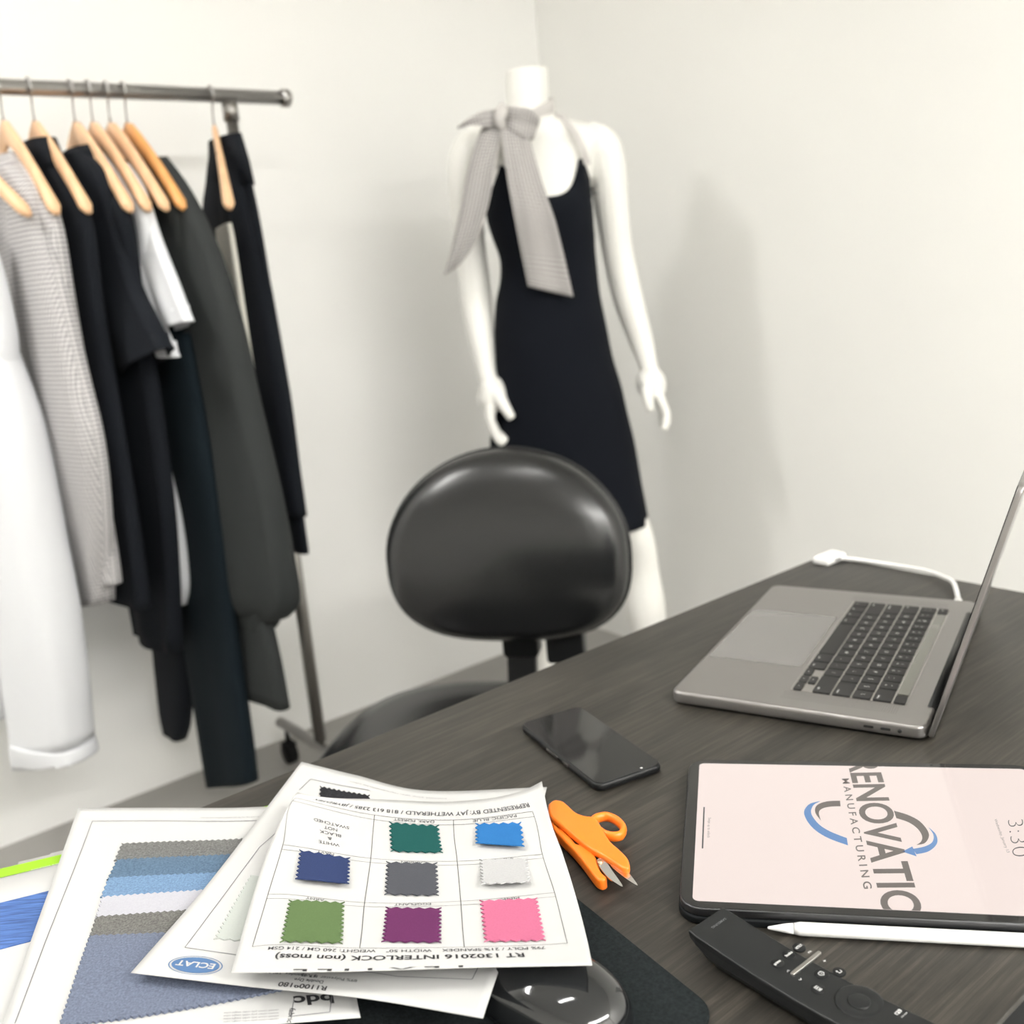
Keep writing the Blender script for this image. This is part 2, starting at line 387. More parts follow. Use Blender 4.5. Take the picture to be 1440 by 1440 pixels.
for u0, uw, s in ((0, 1, 'fn'), (1, 1, 'ctrl'), (2, 1, 'opt'), (3, 1.25, 'cmd'), (4.25, 5, ''), (9.25, 1.25, 'cmd'), (10.5, 1, 'opt')):
    key(u0, uw, 0, [(s, 0, -5, 3)] if s else [])
key(11.5, 1, 0, [('<', 0, -1.2, 3)], h=.5); key(13.5, 1, 0, [('>', 0, -1.2, 3)], h=.5)
key(12.5, 1, 0, [('v', 0, -1, 3)], h=.5); key(12.5, 1, 0, [('^', 0, -1.6, 3.4)], h=.5, v0=.5)
key(0, 1, 5, [('esc', -3, -1, 3)], vtop=.0105); key(13.5, 1, 5, [], vtop=.0105)
b = MB(); b.prism(rrect(KD0 + 5 * KP + .0011, KL - 13.4 * KP, KD0 + 5 * KP + .0116, KL - 1.1 * KP, .001, 3), TOP + .0002, TOP + .0012); b.build('touch_strip', M['touchbar'], base)
# hinge and lid
b = MB(); b.tube([(LDp - .004, .045, .0125), (LDp - .004, LWd_ - .045, .0125)], .0042, n=16); b.build('hinge', M['black_plastic'], lap)
la = R(16.0); HX, HZ = LDp + .0005, .0075
def lidT(x, y, z):    # x up along the lid, z thickness outward (away from the user)
    return (HX + x * math.sin(la) + z * math.cos(la), y, HZ + x * math.cos(la) - z * math.sin(la))
b = MB(); b.prism(rrect(-.004, 0, .2435, LWd_, .011, 7), .0, .0048, T=lambda x, y, z: lidT(x, y, z), bev=.0012); lid = b.build('lid', M['alu'], lap); fix_normals(lid)
b = MB(); b.prism(rrect(.012, .006, .2395, LWd_ - .006, .006, 4), -.0007, .0001, T=lambda x, y, z: lidT(x, y, z)); o = b.build('display_glass', M['screenglass'], lid); fix_normals(o)

# charging cable with plug on the laptop's far side, running to the power adapter
def Lp(x, y, z): return LO + LD * x + LW * y + ZZ * z
pc = [Lp(.222, LWd_ + .018, .0085)]
for px, py, h in ((1341, 820, .009), (1326, 811, .007), (1303, 803, .006), (1270, 797, .004), (1225, 790, .004), (1190, 785.5, .004), (1170, 784, .008)): pc.append(atz(px, py, DZ + h))
cab = empty('charging_cable', atz(1305, 803, DZ)); tag(cab, 'white laptop charging cable curving along the far edge of the desk', 'cable')
off = -cab.location
sp = [Vector(p) + off for p in smooth_path([tuple(p) for p in pc], 48)]
b = MB(); b.tube(sp, .0031, n=10); b.build('cord', M['pencil'], cab)
b = MB()
p0 = Lp(.222, LWd_ + .0005, .0085) + off; p1 = Lp(.222, LWd_ + .02, .0085) + off
b.tube([p0, lerp(p0, p1, .05), lerp(p0, p1, .8), p1], [.0042, .005, .005, .003], n=12); b.build('plug', M['pencil'], cab)
ac = atz(1160, 790, DZ); 
ad = empty('power_adapter', ac, R(38)); tag(ad, 'white square power adapter standing at the far corner of the desk', 'power adapter')
b = MB(); b.prism(rrect(-.024, -.014, .024, .014, .006, 5), 0, .011, bev=.004); b.build('adapter_body', M['pencil'], ad)
b = MB(); b.box((.0, -.0142, .006), (.014, .0008, .003)); b.build('cable_socket', M['ink_faint'], ad)
ad.location = atz(1163, 789, DZ) + DN * .004

# ------------------------------------------------------------------ phone
PT = .4331; ph = empty('smartphone', (.0521, .7927, DZ), PT)
tag(ph, 'black smartphone lying face up on the desk, screen off with reflections', 'phone')
b = MB(); b.prism(rrect(0, 0, .0691, .1517, .009, 8), .0, .0078, bev=.0032); bd = b.build('body', M['black_plastic'], ph)
b = MB(); b.prism(rrect(.0015, .0015, .0676, .1502, .008, 8), .0074, .0081, bev=.0003); scr = b.build('screen', M['screenglass'], ph)
b = MB(); b.lathe([(.0016, .0081), (.0016, .00822)], (.034, .145, 0), n=16); b.build('front_camera', M['hole'], scr)
b = MB(); b.lathe([(.0012, .0081), (.0012, .00825)], (.048, .0045, 0), n=12); b.build('status_dot', M['white_print'], scr)
for y0, y1 in ((.052, .062), (.072, .094)):
    b = MB(); b.prism(rrect(y0, .003, y1, .0052, .001, 3), -.0006, .0006, T=lambda a, c, z: (z, a, c)); b.build('side_button', M['alu_edge'], bd)

# ------------------------------------------------------------------ tablet
TT = -.2235; TO = Vector((.1001, .6158, DZ)); TD = Vector((math.cos(TT), math.sin(TT), 0)); TW = Vector((-TD.y, TD.x, 0))
tab = empty('tablet', TO, TT); TZ = .0125
tag(tab, 'large tablet in a dark case showing a lock screen with a company logo', 'tablet')
BX = .0090
b = MB(); b.prism(rrect(-BX - .001, -BX - .0005, .2625 + BX, .197 + BX, .017, 10), .0, .0058, bev=.0015); b.build('folio_case', M['matte_black'], tab)
b = MB(); b.prism(rrect(-BX, -BX + .001, .2625 + BX - .001, .197 + BX - .001, .0165, 10), .0060, .0120, bev=.001); tb = b.build('body', M['tablet_side'], tab)
b = MB(); b.prism(rrect(-BX + .0008, -BX + .0018, .2625 + BX - .0018, .197 + BX - .0018, .016, 10), .0118, .01235, bev=.0002); bz = b.build('bezel', M['bezel'], tab)
b = MB(); b.prism(rrect(0, 0, .2625, .197, .0045, 6), .0122, .0125); b.build('display', M['display'], tab)
def tl(px, py, z=.0126):       # pixel -> tablet-local point on the glass
    p = atz(px, py, DZ + z) - TO; return (p.dot(TD), p.dot(TW), z)
def affine(o, ex, ey):
    o = Vector(o); ex = Vector(ex) - o; ey = Vector(ey) - o
    return o, ex, ey
def clip_obj(o, x0, x1, y0, y1):
    bm = bmesh.new(); bm.from_mesh(o.data)
    for co, no in (((x0, 0, 0), (-1, 0, 0)), ((x1, 0, 0), (1, 0, 0)), ((0, y0, 0), (0, -1, 0)), ((0, y1, 0), (0, 1, 0))):
        bmesh.ops.bisect_plane(bm, geom=bm.verts[:] + bm.edges[:] + bm.faces[:], plane_co=co, plane_no=no, clear_outer=True)
    bm.to_mesh(o.data); bm.free()
def line_text(parent, name, mt, s, p_base0, p_base1, p_cap0, caph=.72, bold=.0, z=.0126, clip=True, tr=tl):
    o = Vector(tr(*p_base0, z)); e = Vector(tr(*p_base1, z)) - o; c = Vector(tr(*p_cap0, z)) - o
    vs, fs, w = text_geo(s, bold)
    b = MB(); b.add([o + e * (x / w) + c * (y / caph) for x, y in vs], fs)
    ob = b.build(name, mt, parent)
    if clip: clip_obj(ob, 0, .2625, 0, .197)
    return ob
# company name runs from the far edge to the near edge, letter tops to the right
line_text(tab, 'display_logo_text', M['logo_grey'], 'RENOVATIO', (1192, 1068), (1245.5, 1291), (1235, 1067), caph=.73, bold=.022)
line_text(tab, 'display_logo_text', M['logo_grey'], 'M A N U F A C T U R I N G', (1184, 1095), (1215, 1250), (1194, 1094.5), caph=.73, bold=.012)
def arc_poly(parent, pts_out, pts_in, mt, z=.0126):
    b = MB(); o = [tl(*p, z) for p in smooth_path(pts_out, 24)]; i = [tl(*p, z) for p in smooth_path(pts_in, 24)]
    b.add(o + i, [(k, k + 1, 25 + k + 1, 25 + k) for k in range(24)]); ob = b.build('display_logo_arc', mt, parent)
    bm = bmesh.new(); bm.from_mesh(ob.data); bmesh.ops.recalc_face_normals(bm, faces=bm.faces)
    for f in bm.faces:
        if f.normal.z < 0: f.normal_flip()
    bm.to_mesh(ob.data); bm.free(); return ob
q4 = lambda L: [(1080 + x / 4, 1060 + y / 4) for x, y in L]
arc_poly(tab, q4([(292, 266), (230, 285), (203, 335), (245, 410), (330, 470), (450, 515)]), q4([(292, 268), (255, 290), (243, 335), (285, 395), (350, 437), (443, 474)]), M['logo_blue'])
arc_poly(tab, q4([(405, 264), (330, 268), (275, 290), (266, 330), (298, 376)]), q4([(408, 295), (345, 298), (302, 310), (286, 333), (298, 376)]), M['logo_grey'])
arc_poly(tab, q4([(708, 320), (790, 345), (860, 385), (905, 450), (885, 500), (835, 513)]), q4([(722, 362), (790, 385), (840, 420), (866, 460), (862, 492), (835, 513)]), M['logo_grey'])
arc_poly(tab, q4([(902, 412), (945, 455), (950, 505), (905, 548), (835, 565)]), q4([(902, 412), (930, 455), (925, 495), (885, 520), (815, 535)]), M['logo_blue'])
b = MB(); b.add([tl(*p) for p in q4([(755, 550), (812, 521), (836, 577)])], [(0, 1, 2)]); o = b.build('display_logo_arrow', M['logo_blue'], tab)
bm = bmesh.new(); bm.from_mesh(o.data)
for f in bm.faces:
    f.normal_update()
    if f.normal.z < 0: f.normal_flip()
bm.to_mesh(o.data); bm.free()
line_text(tab, 'display_clock', M['display_dark'], '3:30', (1416.5, 1153), (1424, 1205), (1440, 1151), caph=.73, bold=-.028)
line_text(tab, 'display_date', M['display_text'], 'Wednesday, January 13', (1398, 1152), (1416, 1199), (1402, 1151.5), caph=.73)
line_text(tab, 'display_hint', M['display_text'], 'Swipe up to unlock', (996, 1150), (994.5, 1178), (1000, 1150), caph=.73)
b = MB(); a0 = tl(990.5, 1135); a1 = tl(987.5, 1193)
b.box(((a0[0] + a1[0]) / 2, (a0[1] + a1[1]) / 2, .01262), (.0011, abs(a0[1] - a1[1]), .0001)); b.build('home_bar', M['display_dark'], tab)
b = MB(); b.lathe([(.0014, .01235), (.0014, .01245)], (.2625 / 2 + .06, .197 + .0045, 0), n=16); b.build('front_camera', M['hole'], bz)

# stylus lying against the tablet's near long side
sty = empty('stylus_pencil', TO + TD * .05 - TW * .0145 + ZZ * 0, TT)
tag(sty, 'white stylus pencil lying along the near side of the tablet', 'stylus')
PR = .00445; b = MB()
x0 = (atz(1116, 1301, DZ + .005) - TO).dot(TD) - .05; xt = (atz(1079, 1298, DZ + .005) - TO).dot(TD) - .05
b.tube([(x0 + .0, 0, PR + .0004), (x0 + .004, 0, PR + .0004), (x0 + .15, 0, PR + .0004), (x0 + .152, 0, PR + .0004)], [PR * .82, PR, PR, PR * .9], n=24)
b.build('barrel', M['pencil'], sty)
b = MB(); b.tube([(xt, 0, PR), (xt + .0006, 0, PR), (x0 - .006, 0, PR + .0003), (x0 - .0003, 0, PR + .0004)], [.0006, .0010, PR * .66, PR * .8], n=24); b.build('tip', M['pencil'], sty)

# ------------------------------------------------------------------ remote control
RO = atz(967.5, 1308.5, DZ + .021); RE = atz(1190, 1440, DZ + .021); RRt = atz(1011, 1277.5, DZ + .021)
rdir = (RE - RO); rdir.z = 0; rdir.normalize(); rw = Vector((-rdir.y, rdir.x, 0))
RWID = .0355
rem = empty('remote_control', Vector((RO.x, RO.y, DZ)), math.atan2(rdir.y, rdir.x))
tag(rem, 'dark grey television remote control with one silver volume rocker', 'remote control')
LR = .168
def rprof(t): return .0205 - .0045 * math.sin(math.pi * min(1, t * 1.05)) + .001 * t       # top height along the length: gently dished
def rbot(t): return .0005 + .0105 * (max(0, 1 - t / .13)) ** 1.6 + .009 * (max(0, (t - .88) / .12)) ** 1.6
rings = []
for k in range(33):
    t = k / 32; x = t * LR; zt = rprof(t); zb = rbot(t); hw = RWID / 2
    ring = []
    for (yy, zz) in [(-1, .0), (-.93, -.3), (-.93, -.3)][:0]: pass
    h = zt - zb
    prof = [(-1, 1 - .0012 / h), (-.985, 1 - .0004 / h), (-.955, 1), (.955, 1), (.985, 1 - .0004 / h), (1, 1 - .0012 / h), (.99, .75), (.94, .4), (.82, .12), (.6, 0), (-.6, 0), (-.82, .12), (-.94, .4), (-.99, .75)]
    e = 1 - .04 * (max(0, 1 - t / .02))
    ring = [(x, RWID / 2 + y * hw * e, zb + z * h) for y, z in prof]
    rings.append(ring)
b = MB(); b.rings(rings, smooth=False); shell = b.build('shell', M['remote'], rem); fix_normals(shell)
def rsurf(x, y, dz=0): return (x, y, rprof(x / LR) + dz)
def rl(px, py):
    z = .018
    for _ in range(4):
        p = atz(px, py, DZ + z) - rem.location; x = p.dot(rdir); z = rprof(max(0, min(1, x / LR)))
    return x, p.dot(rw)
def rbutton(px, py, r, parent=rem, name='button', m=None, h=.0006):
    x, y = rl(px, py); b = MB(); z = rprof(x / LR)
    b.lathe([(r * 1.0, z - .0006), (r, z + h * .6), (r * .93, z + h), (0.0001, z + h)], (x, y, 0), n=28); return b.build(name, m or M['remote_btn'], parent), x, y, z + h
def rmark(parent, polys, x, y, z, name='button_symbol'):
    b = MB()
    for poly in polys: b.add([(x + px_ * .001, y + py_ * .001, z + .0001) for px_, py_ in poly], [tuple(range(len(poly)))])
    o = b.build(name, M['white_print'], parent)
    bm = bmesh.new(); bm.from_mesh(o.data)
    for f in bm.faces:
        f.normal_update()
        if f.normal.z < 0: f.normal_flip()
    bm.to_mesh(o.data); bm.free()
def bar(x0, y0, x1, y1, w=.35):
    d = Vector((x1 - x0, y1 - y0)); d.normalize(); n = Vector((-d.y, d.x)) * w / 2
    return [(x0 + n.x, y0 + n.y), (x1 + n.x, y1 + n.y), (x1 - n.x, y1 - n.y), (x0 - n.x, y0 - n.y)]
zb3 = lambda X, Y: (940 + X / 2.88, 1250 + Y / 2.88)
# app buttons with small wordmarks
for (X, Y, s) in ((441, 302, 'prime'), (488, 268, 'hulu'), (529, 238, 'NETFLIX')):
    o, x, y, z = rbutton(*zb3(X, Y), .0041)
    t = MB(); put_text(t, s, lambda a, c: (x + .0007 - c + .0, y + a, z + .0001), .0026, width=.0058, align='c', bold=.02)
    t.build('button_print', M['white_print'], o)
o, x, y, z = rbutton(*zb3(692, 337), .0040); rmark(o, [bar(-1.4, -1.2, 1.2, -1.2), bar(1.2, -1.2, 1.2, 1.0), bar(1.2, 1.0, -.4, 1.0), bar(-1.4, -1.2, -.7, -.5), bar(-1.4, -1.2, -.7, -1.9)], x, y, z)
o, x, y, z = rbutton(*zb3(620, 347), .0044); rmark(o, [bar(-1.6, -1.2, -1.6, 1.2), bar(-1.6, 1.2, .2, 1.8), bar(.2, 1.8, 1.8, 0), bar(1.8, 0, .2, -1.8), bar(.2, -1.8, -1.6, -1.2), bar(-.5, 0, .6, 0)], x, y, z)
o, x, y, z = rbutton(*zb3(606, 407), .0042); rmark(o, [bar(-1.8, -1.4, -1.8, 1.4, .5), bar(-.6, -1.4, -.6, 1.4, .5), bar(.3, -1.5, 1.9, 1.4), bar(1.9, -1.4, .3, 1.5), bar(1.9, -1.4, 1.9, 1.4)], x, y, z)
# large ring button
x, y = rl(*zb3(773, 458)); z = rprof(x / LR); b = MB()
b.lathe([(.0137, z - .0005), (.0137, z + .0004), (.0128, z + .0009), (.0075, z + .0002), (.0068, z + .0001)], (x, y, 0), n=48); nav = b.build('navigation_ring', M['remote'], rem)
b = MB(); b.lathe([(.0064, z - .0005), (.0064, z + .0006), (.0058, z + .0009), (.0001, z + .0007)], (x, y, 0), n=36); b.build('select_button', M['remote'], nav)
# silver rocker
xa, ya = rl(*zb3(502, 350)); xb, yb = rl(*zb3(612, 263)); z = rprof(xa / LR)
d = Vector((xb - xa, yb - ya, 0)); Lk = d.length; d.normalize(); nn = Vector((-d.y, d.x, 0)); b = MB()
b.prism(rrect(-.0008, -.0014, Lk + .0008, .0014, .0013, 5), z - .0004, z + .0016, T=lambda a, c, zz: (xa + d.x * a + nn.x * c, ya + d.y * a + nn.y * c, zz), bev=.0005); b.build('volume_rocker', M['button_rocker'], rem)
x, y = rl(*zb3(632, 292)); rmark(rem, [bar(-1, 0, 1, 0), bar(0, -1, 0, 1)], x, y, rprof(x / LR) , 'volume_mark')
x, y = rl(*zb3(486, 333)); rmark(rem, [bar(-.8, 0, .3, -1.1), bar(-.8, 0, .3, 1.1)], x, y, rprof(x / LR), 'channel_mark')
x, y = rl(*zb3(533, 366)); rmark(rem, [bar(.8, 0, -.3, -1.1), bar(.8, 0, -.3, 1.1)], x, y, rprof(x / LR), 'channel_mark')
x, y = rl(*zb3(575, 258)); t = MB(); put_text(t, 'VOL', lambda a, c: (x - c, y + a, rprof(x / LR) + .0002), .0018, width=.0032, align='c', bold=.02); t.build('volume_print', M['white_print'], rem)
x, y = rl(*zb3(940, 505)); t = MB(); put_text(t, '123', lambda a, c: (x - .0005 - c, y + a, rprof(x / LR) + .0002), .0028, width=.0048, align='c', bold=.03)
for k in range(4): t.add([(x + .0018 + dx * .0006, y - .0022 + k * .0015 + dy * .0006, rprof(x / LR) + .0002) for dx, dy in ((0, 0), (0, 1), (1, 1), (1, 0))][::-1], [(0, 1, 2, 3)])
t.build('number_print', M['white_print'], rem)
x, y = rl(*zb3(200, 137)); t = MB(); put_text(t, 'SAMSUNG', lambda a, c: (x + c, y - a, rprof(x / LR) + .00015), .0026, width=.0135, align='c', bold=.01); t.build('brand_print', M['ink_faint'], rem)

# ------------------------------------------------------------------ thread snips
def snip_px(X, Y): return (720 + X / 4.8, 960 + Y / 4.8)
SC = atz(*snip_px(470, 1000), DZ); sn = empty('thread_snips', SC)
tag(sn, 'orange handled thread snips with one finger ring and two steel blades', 'snips')
def so(X, Y, z): p = atz(*snip_px(X, Y), DZ + z) - SC; return (p.x, p.y)
def snip_prism(pts, z0, z1, bev, name, m, m_steps=60, holes=None):
    zt = z1; o = [so(X, Y, zt) for X, Y in smooth_path(pts + [pts[0]], m_steps)][:-1]
    b = MB(); b.prism(o, z0, z1, bev=bev); ob = b.build(name, m, sn); fix_normals(ob); return ob
# upper handle, filled part
up = [(245, 815), (285, 788), (340, 795), (380, 825), (430, 870), (490, 893), (560, 905), (600, 960), (660, 1060), (720, 1115), (775, 1170), (793, 1212), (790, 1246), (745, 1246), (690, 1210), (610, 1158), (520, 1110), (430, 1040), (340, 965), (262, 905), (243, 860)]
snip_prism(up, .0092, .0155, .0022, 'upper_handle', M['orange'])
lo = [(258, 912), (300, 950), (350, 1000), (400, 1045), (432, 1082), (470, 1090), (520, 1120), (560, 1165), (575, 1200), (600, 1270), (640, 1310), (610, 1330), (570, 1318), (530, 1270), (470, 1190), (410, 1120), (340, 1050), (285, 990), (262, 945)]
snip_prism(lo, .002, .0115, .002, 'lower_handle', M['orange'])
ring = [so(X, Y, .0105) for X, Y in smooth_path([(575, 915), (640, 905), (710, 935), (752, 985), (735, 1030), (680, 1040), (620, 1022), (560, 975), (548, 935), (575, 915)], 40)][:-1]
rr = [Vector((x, y, .0105)) for x, y in ring]; cen = sum(rr, Vector()) / len(rr); rgs = []
for p in rr:
    out = (p - cen).normalized(); rgs.append([p + out * (.0029 * math.cos(a)) + ZZ * (.0042 * math.sin(a)) for a in [2 * math.pi * k / 12 for k in range(12)]])
b = MB(); b.rings(rgs, closed=True); o = b.build('finger_ring', M['orange'], sn); fix_normals(o)
snip_prism([(572, 1195), (600, 1183), (640, 1215), (672, 1262), (748, 1373), (690, 1345), (640, 1305), (590, 1240)], .0112, .0122, 0, 'blade', M['steel'])
snip_prism([(660, 1225), (720, 1245), (775, 1262), (795, 1290), (848, 1366), (800, 1342), (740, 1300), (680, 1250)], .0098, .0108, 0, 'blade', M['steel'])
b = MB(); x, y = so(594, 1205, .013); b.lathe([(.0024, .0120), (.0024, .0130), (.0014, .0136), (.0001, .0137)], (x, y, 0), n=18); b.build('rivet', M['rivet'], sn)

# ------------------------------------------------------------------ mouse pad and mouse
c0 = atz(1001, 1438, DZ + .003); pe = (atz(815, 1265, DZ + .003) - atz(968, 1388, DZ + .003)); pe.z = 0; pe.normalize()
pan = math.atan2(pe.y, pe.x)
padc = atz(905, 1337.5, DZ + .003); padc.z = DZ
mp = empty('mouse_pad', padc, pan)
tag(mp, 'black cloth mouse pad with rounded corners under the papers and mouse', 'mouse pad')
along = (Vector((c0.x, c0.y, DZ)) - padc).dot(pe)
b = MB(); b.prism(rrect(along, 0, along + .215, .235, .02, 8), 0, .003, bev=.0008); b.build('cloth_mat', M['pad'], mp)
mc = atz(772, 1392, DZ + .015); mouse = empty('computer_mouse', (mc.x, mc.y, DZ + .003), R(-43))
tag(mouse, 'glossy black computer mouse on the mouse pad, half under the swatch sheet', 'mouse')
b = MB(); rg = []
mL, mW, mH = .056, .033, .0295
def mpt(a, f):   # a angle in plan, f 0 bottom..1 top
    ca, sa = math.cos(a), math.sin(a)
    ex = abs(ca) ** .85 * (1 if ca > 0 else -1); ey = abs(sa) ** .85 * (1 if sa > 0 else -1)
    return ex, ey
N = 48
for j in range(17):
    ph_ = j / 16 * math.pi / 2; rad = math.cos(ph_) ** .62; zz = mH * math.sin(ph_) ** .9
    ring_ = []
    for k in range(N):
        ex, ey = mpt(2 * math.pi * k / N, 0)
        xx = mL * ex * max(rad, .001); yy = mW * ey * max(rad, .001)
        ring_.append((xx + .004 * math.sin(ph_), yy, .0035 + zz * (1 - .22 * (-(xx) / mL if xx < 0 else 0) - .05 * abs(xx / mL))))
    rg.append(ring_)
b.rings(rg); mt = b.build('top_shell', M['mouse'], mouse)
b = MB(); b.rings([[(mL * .96 * mpt(2 * math.pi * k / N, 0)[0], mW * .95 * mpt(2 * math.pi * k / N, 0)[1], z) for k in range(N)] for z in (0, .0036)]); b.build('base_plate', M['black_plastic'], mouse)
b = MB(); b.tube([(-.0335, -.004, .0225), (-.0335, .004, .0225)], .009, n=24); b.build('scroll_wheel', M['rubber'], mt)

# ------------------------------------------------------------------ sheets of paper
def net_surface(net, hs, S, T_):
    """control grid of (px,py) and heights -> fn(s,t) in world space; S,T_ are knot positions"""
    P = [[atz(*net[j][i], DZ + hs[j][i]) for i in range(len(S))] for j in range(len(T_))]
    def herm(vals, ks, x):
        n = len(ks); i = 0
        while i < n - 2 and x > ks[i + 1]: i += 1
        h = ks[i + 1] - ks[i]; f = (x - ks[i]) / h
        def tan(j):
            if j == 0: return (vals[1] - vals[0]) / (ks[1] - ks[0])
            if j == n - 1: return (vals[-1] - vals[-2]) / (ks[-1] - ks[-2])
            return ((vals[j + 1] - vals[j]) / (ks[j + 1] - ks[j]) + (vals[j] - vals[j - 1]) / (ks[j] - ks[j - 1])) / 2
        m0 = tan(i) * h; m1 = tan(i + 1) * h
        f2 = f * f; f3 = f2 * f
        return vals[i] * (2 * f3 - 3 * f2 + 1) + m0 * (f3 - 2 * f2 + f) + vals[i + 1] * (3 * f2 - 2 * f3) + m1 * (f3 - f2)
    cache = {}
    def fn(s, t):
        key_ = round(s, 6)
        if key_ not in cache: cache[key_] = [herm(row, S, s) for row in P]
        return herm(cache[key_], T_, t)
    def full(s, t, dz=0):
        p = fn(s, t)
        if dz:
            e = .002; a = fn(s + e, t) - fn(s - e, t); c = fn(s, t + e) - fn(s, t - e); n = a.cross(c); 
            if n.z < 0: n = -n
            p = p + n.normalized() * dz
        return p
    return full
def sheet(name, label, surf, parts=True, m=None, nu=40, nv=40, group=None, cat='paper sheet'):
    o = surf(.5, .5); root = empty(name, o); tag(root, label, cat, group)
    b = MB()
    def sd(s, t, dz): return surf(s, t, dz) - o
    b.grid(nu, nv, lambda s, t: sd(s, t, 0.0001), flip=True)
    b.grid(nu, nv, lambda s, t: sd(s, t, -.00012))
    n1 = (nu + 1) * (nv + 1); bd_ = [i for i in range(nu)] + [nu + (nu + 1) * j for j in range(nv)] + [nv * (nu + 1) + nu - i for i in range(nu)] + [(nv - j) * (nu + 1) for j in range(nv)]
    for k in range(len(bd_)):
        a, c = bd_[k], bd_[(k + 1) % len(bd_)]; b.f.append((a, c, c + n1, a + n1)); b.m.append(0); b.sm.append(False)
    ob = b.build('paper', m or M['paper'], root)
    return root, sd
def strip_lines(root, sd, lines, m, name='printed_lines', w=.0003, scale=(.216, .279)):
    b = MB()
    for (s0, t0, s1, t1) in lines:
        n = 24; ds = (s1 - s0) * scale[0]; dt = (t1 - t0) * scale[1]; L = math.hypot(ds, dt); ns, nt_ = -dt / L * w / scale[0], ds / L * w / scale[1]
        v = []
        for k in range(n + 1):
            s = s0 + (s1 - s0) * k / n; t = t0 + (t1 - t0) * k / n
            v += [sd(s + ns, t + nt_, .0004), sd(s - ns, t - nt_, .0004)]
        b.add(v, [(2 * k, 2 * k + 1, 2 * k + 3, 2 * k + 2) for k in range(n)])
    return b.build(name, m, root)
def stext(root, sd, s, t, txt, h, width, m, name='printed_text', scale=(.216, .279), bold=0, align='l', rot=0):
    """upside-down text (reads from the far side): x runs towards smaller s, up runs towards larger t"""
    b = MB(); ca, sa = math.cos(rot), math.sin(rot)
    def f(x, y):
        X = x * ca - y * sa; Y = x * sa + y * ca
        return sd(s - X / scale[0], t + Y / scale[1], .0004)
    put_text(b, txt, f, h, width, bold=bold, align=align); return b.build(name, m, root)
def pinked(root, sd, s0, t0, s1, t1, m, name='fabric_swatch', teeth=.0062, amp=.0022, scale=(.216, .279), h=.0009, curl=0, label=None, skew=0, sides='tblr'):
    """fabric piece with zig-zag (pinked) edges lying on the sheet"""
    o = []
    def zig(a, c, nrm, on):
        L = math.hypot((c[0] - a[0]) * scale[0], (c[1] - a[1]) * scale[1]); n = max(2, int(round(L / teeth))); pts = []
        for k in range(2 * n):
            f = k / (2 * n); off_ = (amp if k % 2 else 0) if on else 0
            off_ += (random.random() - .5) * amp * .25
            pts.append((a[0] + (c[0] - a[0]) * f + nrm[0] * off_ / scale[0], a[1] + (c[1] - a[1]) * f + nrm[1] * off_ / scale[1]))
        return pts
    c_ = [(s0 + skew, t0), (s1 + skew, t0), (s1, t1), (s0, t1)]
    o += zig(c_[0], c_[1], (0, 1), 't' in sides); o += zig(c_[1], c_[2], (-1, 0), 'r' in sides); o += zig(c_[2], c_[3], (0, -1), 'b' in sides); o += zig(c_[3], c_[0], (1, 0), 'l' in sides)
    # body: inner grid so it follows the sheet, plus toothed rim
    b = MB(); n = len(o); cs = (s0 + s1 + skew) / 2; ct = (t0 + t1) / 2
    RNG = 6; rr_ = []
    def lift(s, t): return h + curl * max(0, (abs(t - ct) / (abs(t1 - t0) / 2)) - .6) ** 2
    for k in range(RNG + 1):
        f = 1 - k / RNG * .97
        rr_.append([sd(cs + (s - cs) * f, ct + (t - ct) * f, lift(cs + (s - cs) * f, ct + (t - ct) * f)) for s, t in o])
    low = [sd(s, t, .00015) for s, t in o]
    b.rings([low] + rr_, cap0=False, cap1=True, smooth=False)
    ob = b.build(name, m, root); fix_normals(ob)
    if label: ob['label'] = label
    return ob

# --- far left card with lime band and blue space-dyed swatch (lowest of the pile)
def flat_card(p0, p1, hh, depth, x_ext):
    a = atz(*p0, DZ + hh); c = atz(*p1, DZ + hh); d = (c - a); L = d.length; d.normalize(); n = Vector((d.y, -d.x, 0))
    o = a - d * x_ext
    def f(s, t, dz=0): return o + d * (s * (L + x_ext)) + n * (t * depth) + ZZ * (dz + .002 * math.sin(3 * s) * t)
    return f, L + x_ext, d, n, o
f4, w4, d4, n4, o4 = flat_card((0, 1222), (392, 1129.5), .0040, .27, .055)
f5, w5, d5, n5, o5 = flat_card((26, 1215), (80, 1197), .0022, .27, .0)
def shifted(ff, dv): return lambda s, t, dz=0: ff(s, t, dz) + dv
f4n = lambda s, t, dz=0: f4(s * .55, t, dz)
under1 = shifted(f4n, n4 * -.0072 + d4 * .068 - ZZ * .0014); under2 = shifted(f4n, n4 * -.0118 + d4 * .092 - ZZ * .0028)
r_, sd_ = sheet('paper_sheet', 'lowest plain white sheet sticking out furthest behind the lime banded card', under2, nu=4, nv=4, m=M['paper2'], group='plain sheets under the swatch cards')
r_, sd_ = sheet('paper_sheet', 'plain white sheet peeking out just behind the lime green band', under1, nu=4, nv=4, m=M['paper2'], group='plain sheets under the swatch cards')
r4_, sd4 = sheet('swatch_card', 'white card with lime green band and blue streaked fabric at far left', f4, nu=6, nv=6, cat='swatch card')
sc4 = (w4, .27)
b = MB(); b.grid(8, 1, lambda s, t: sd4(s * .998 + .001, .002 + t * .056, .0004), flip=True, smooth=False); band = b.build('lime_band', M['lime'], r4_)
def s4(px, py):
    p = atz(px, py, DZ + .0045) - o4; return p.dot(d4) / w4, p.dot(n4) / .27
sA, tA = s4(85, 1213); stext(r4_, sd4, sA, tA, 'fabric swatch card', .0026, .022, M['white_print'], scale=sc4)
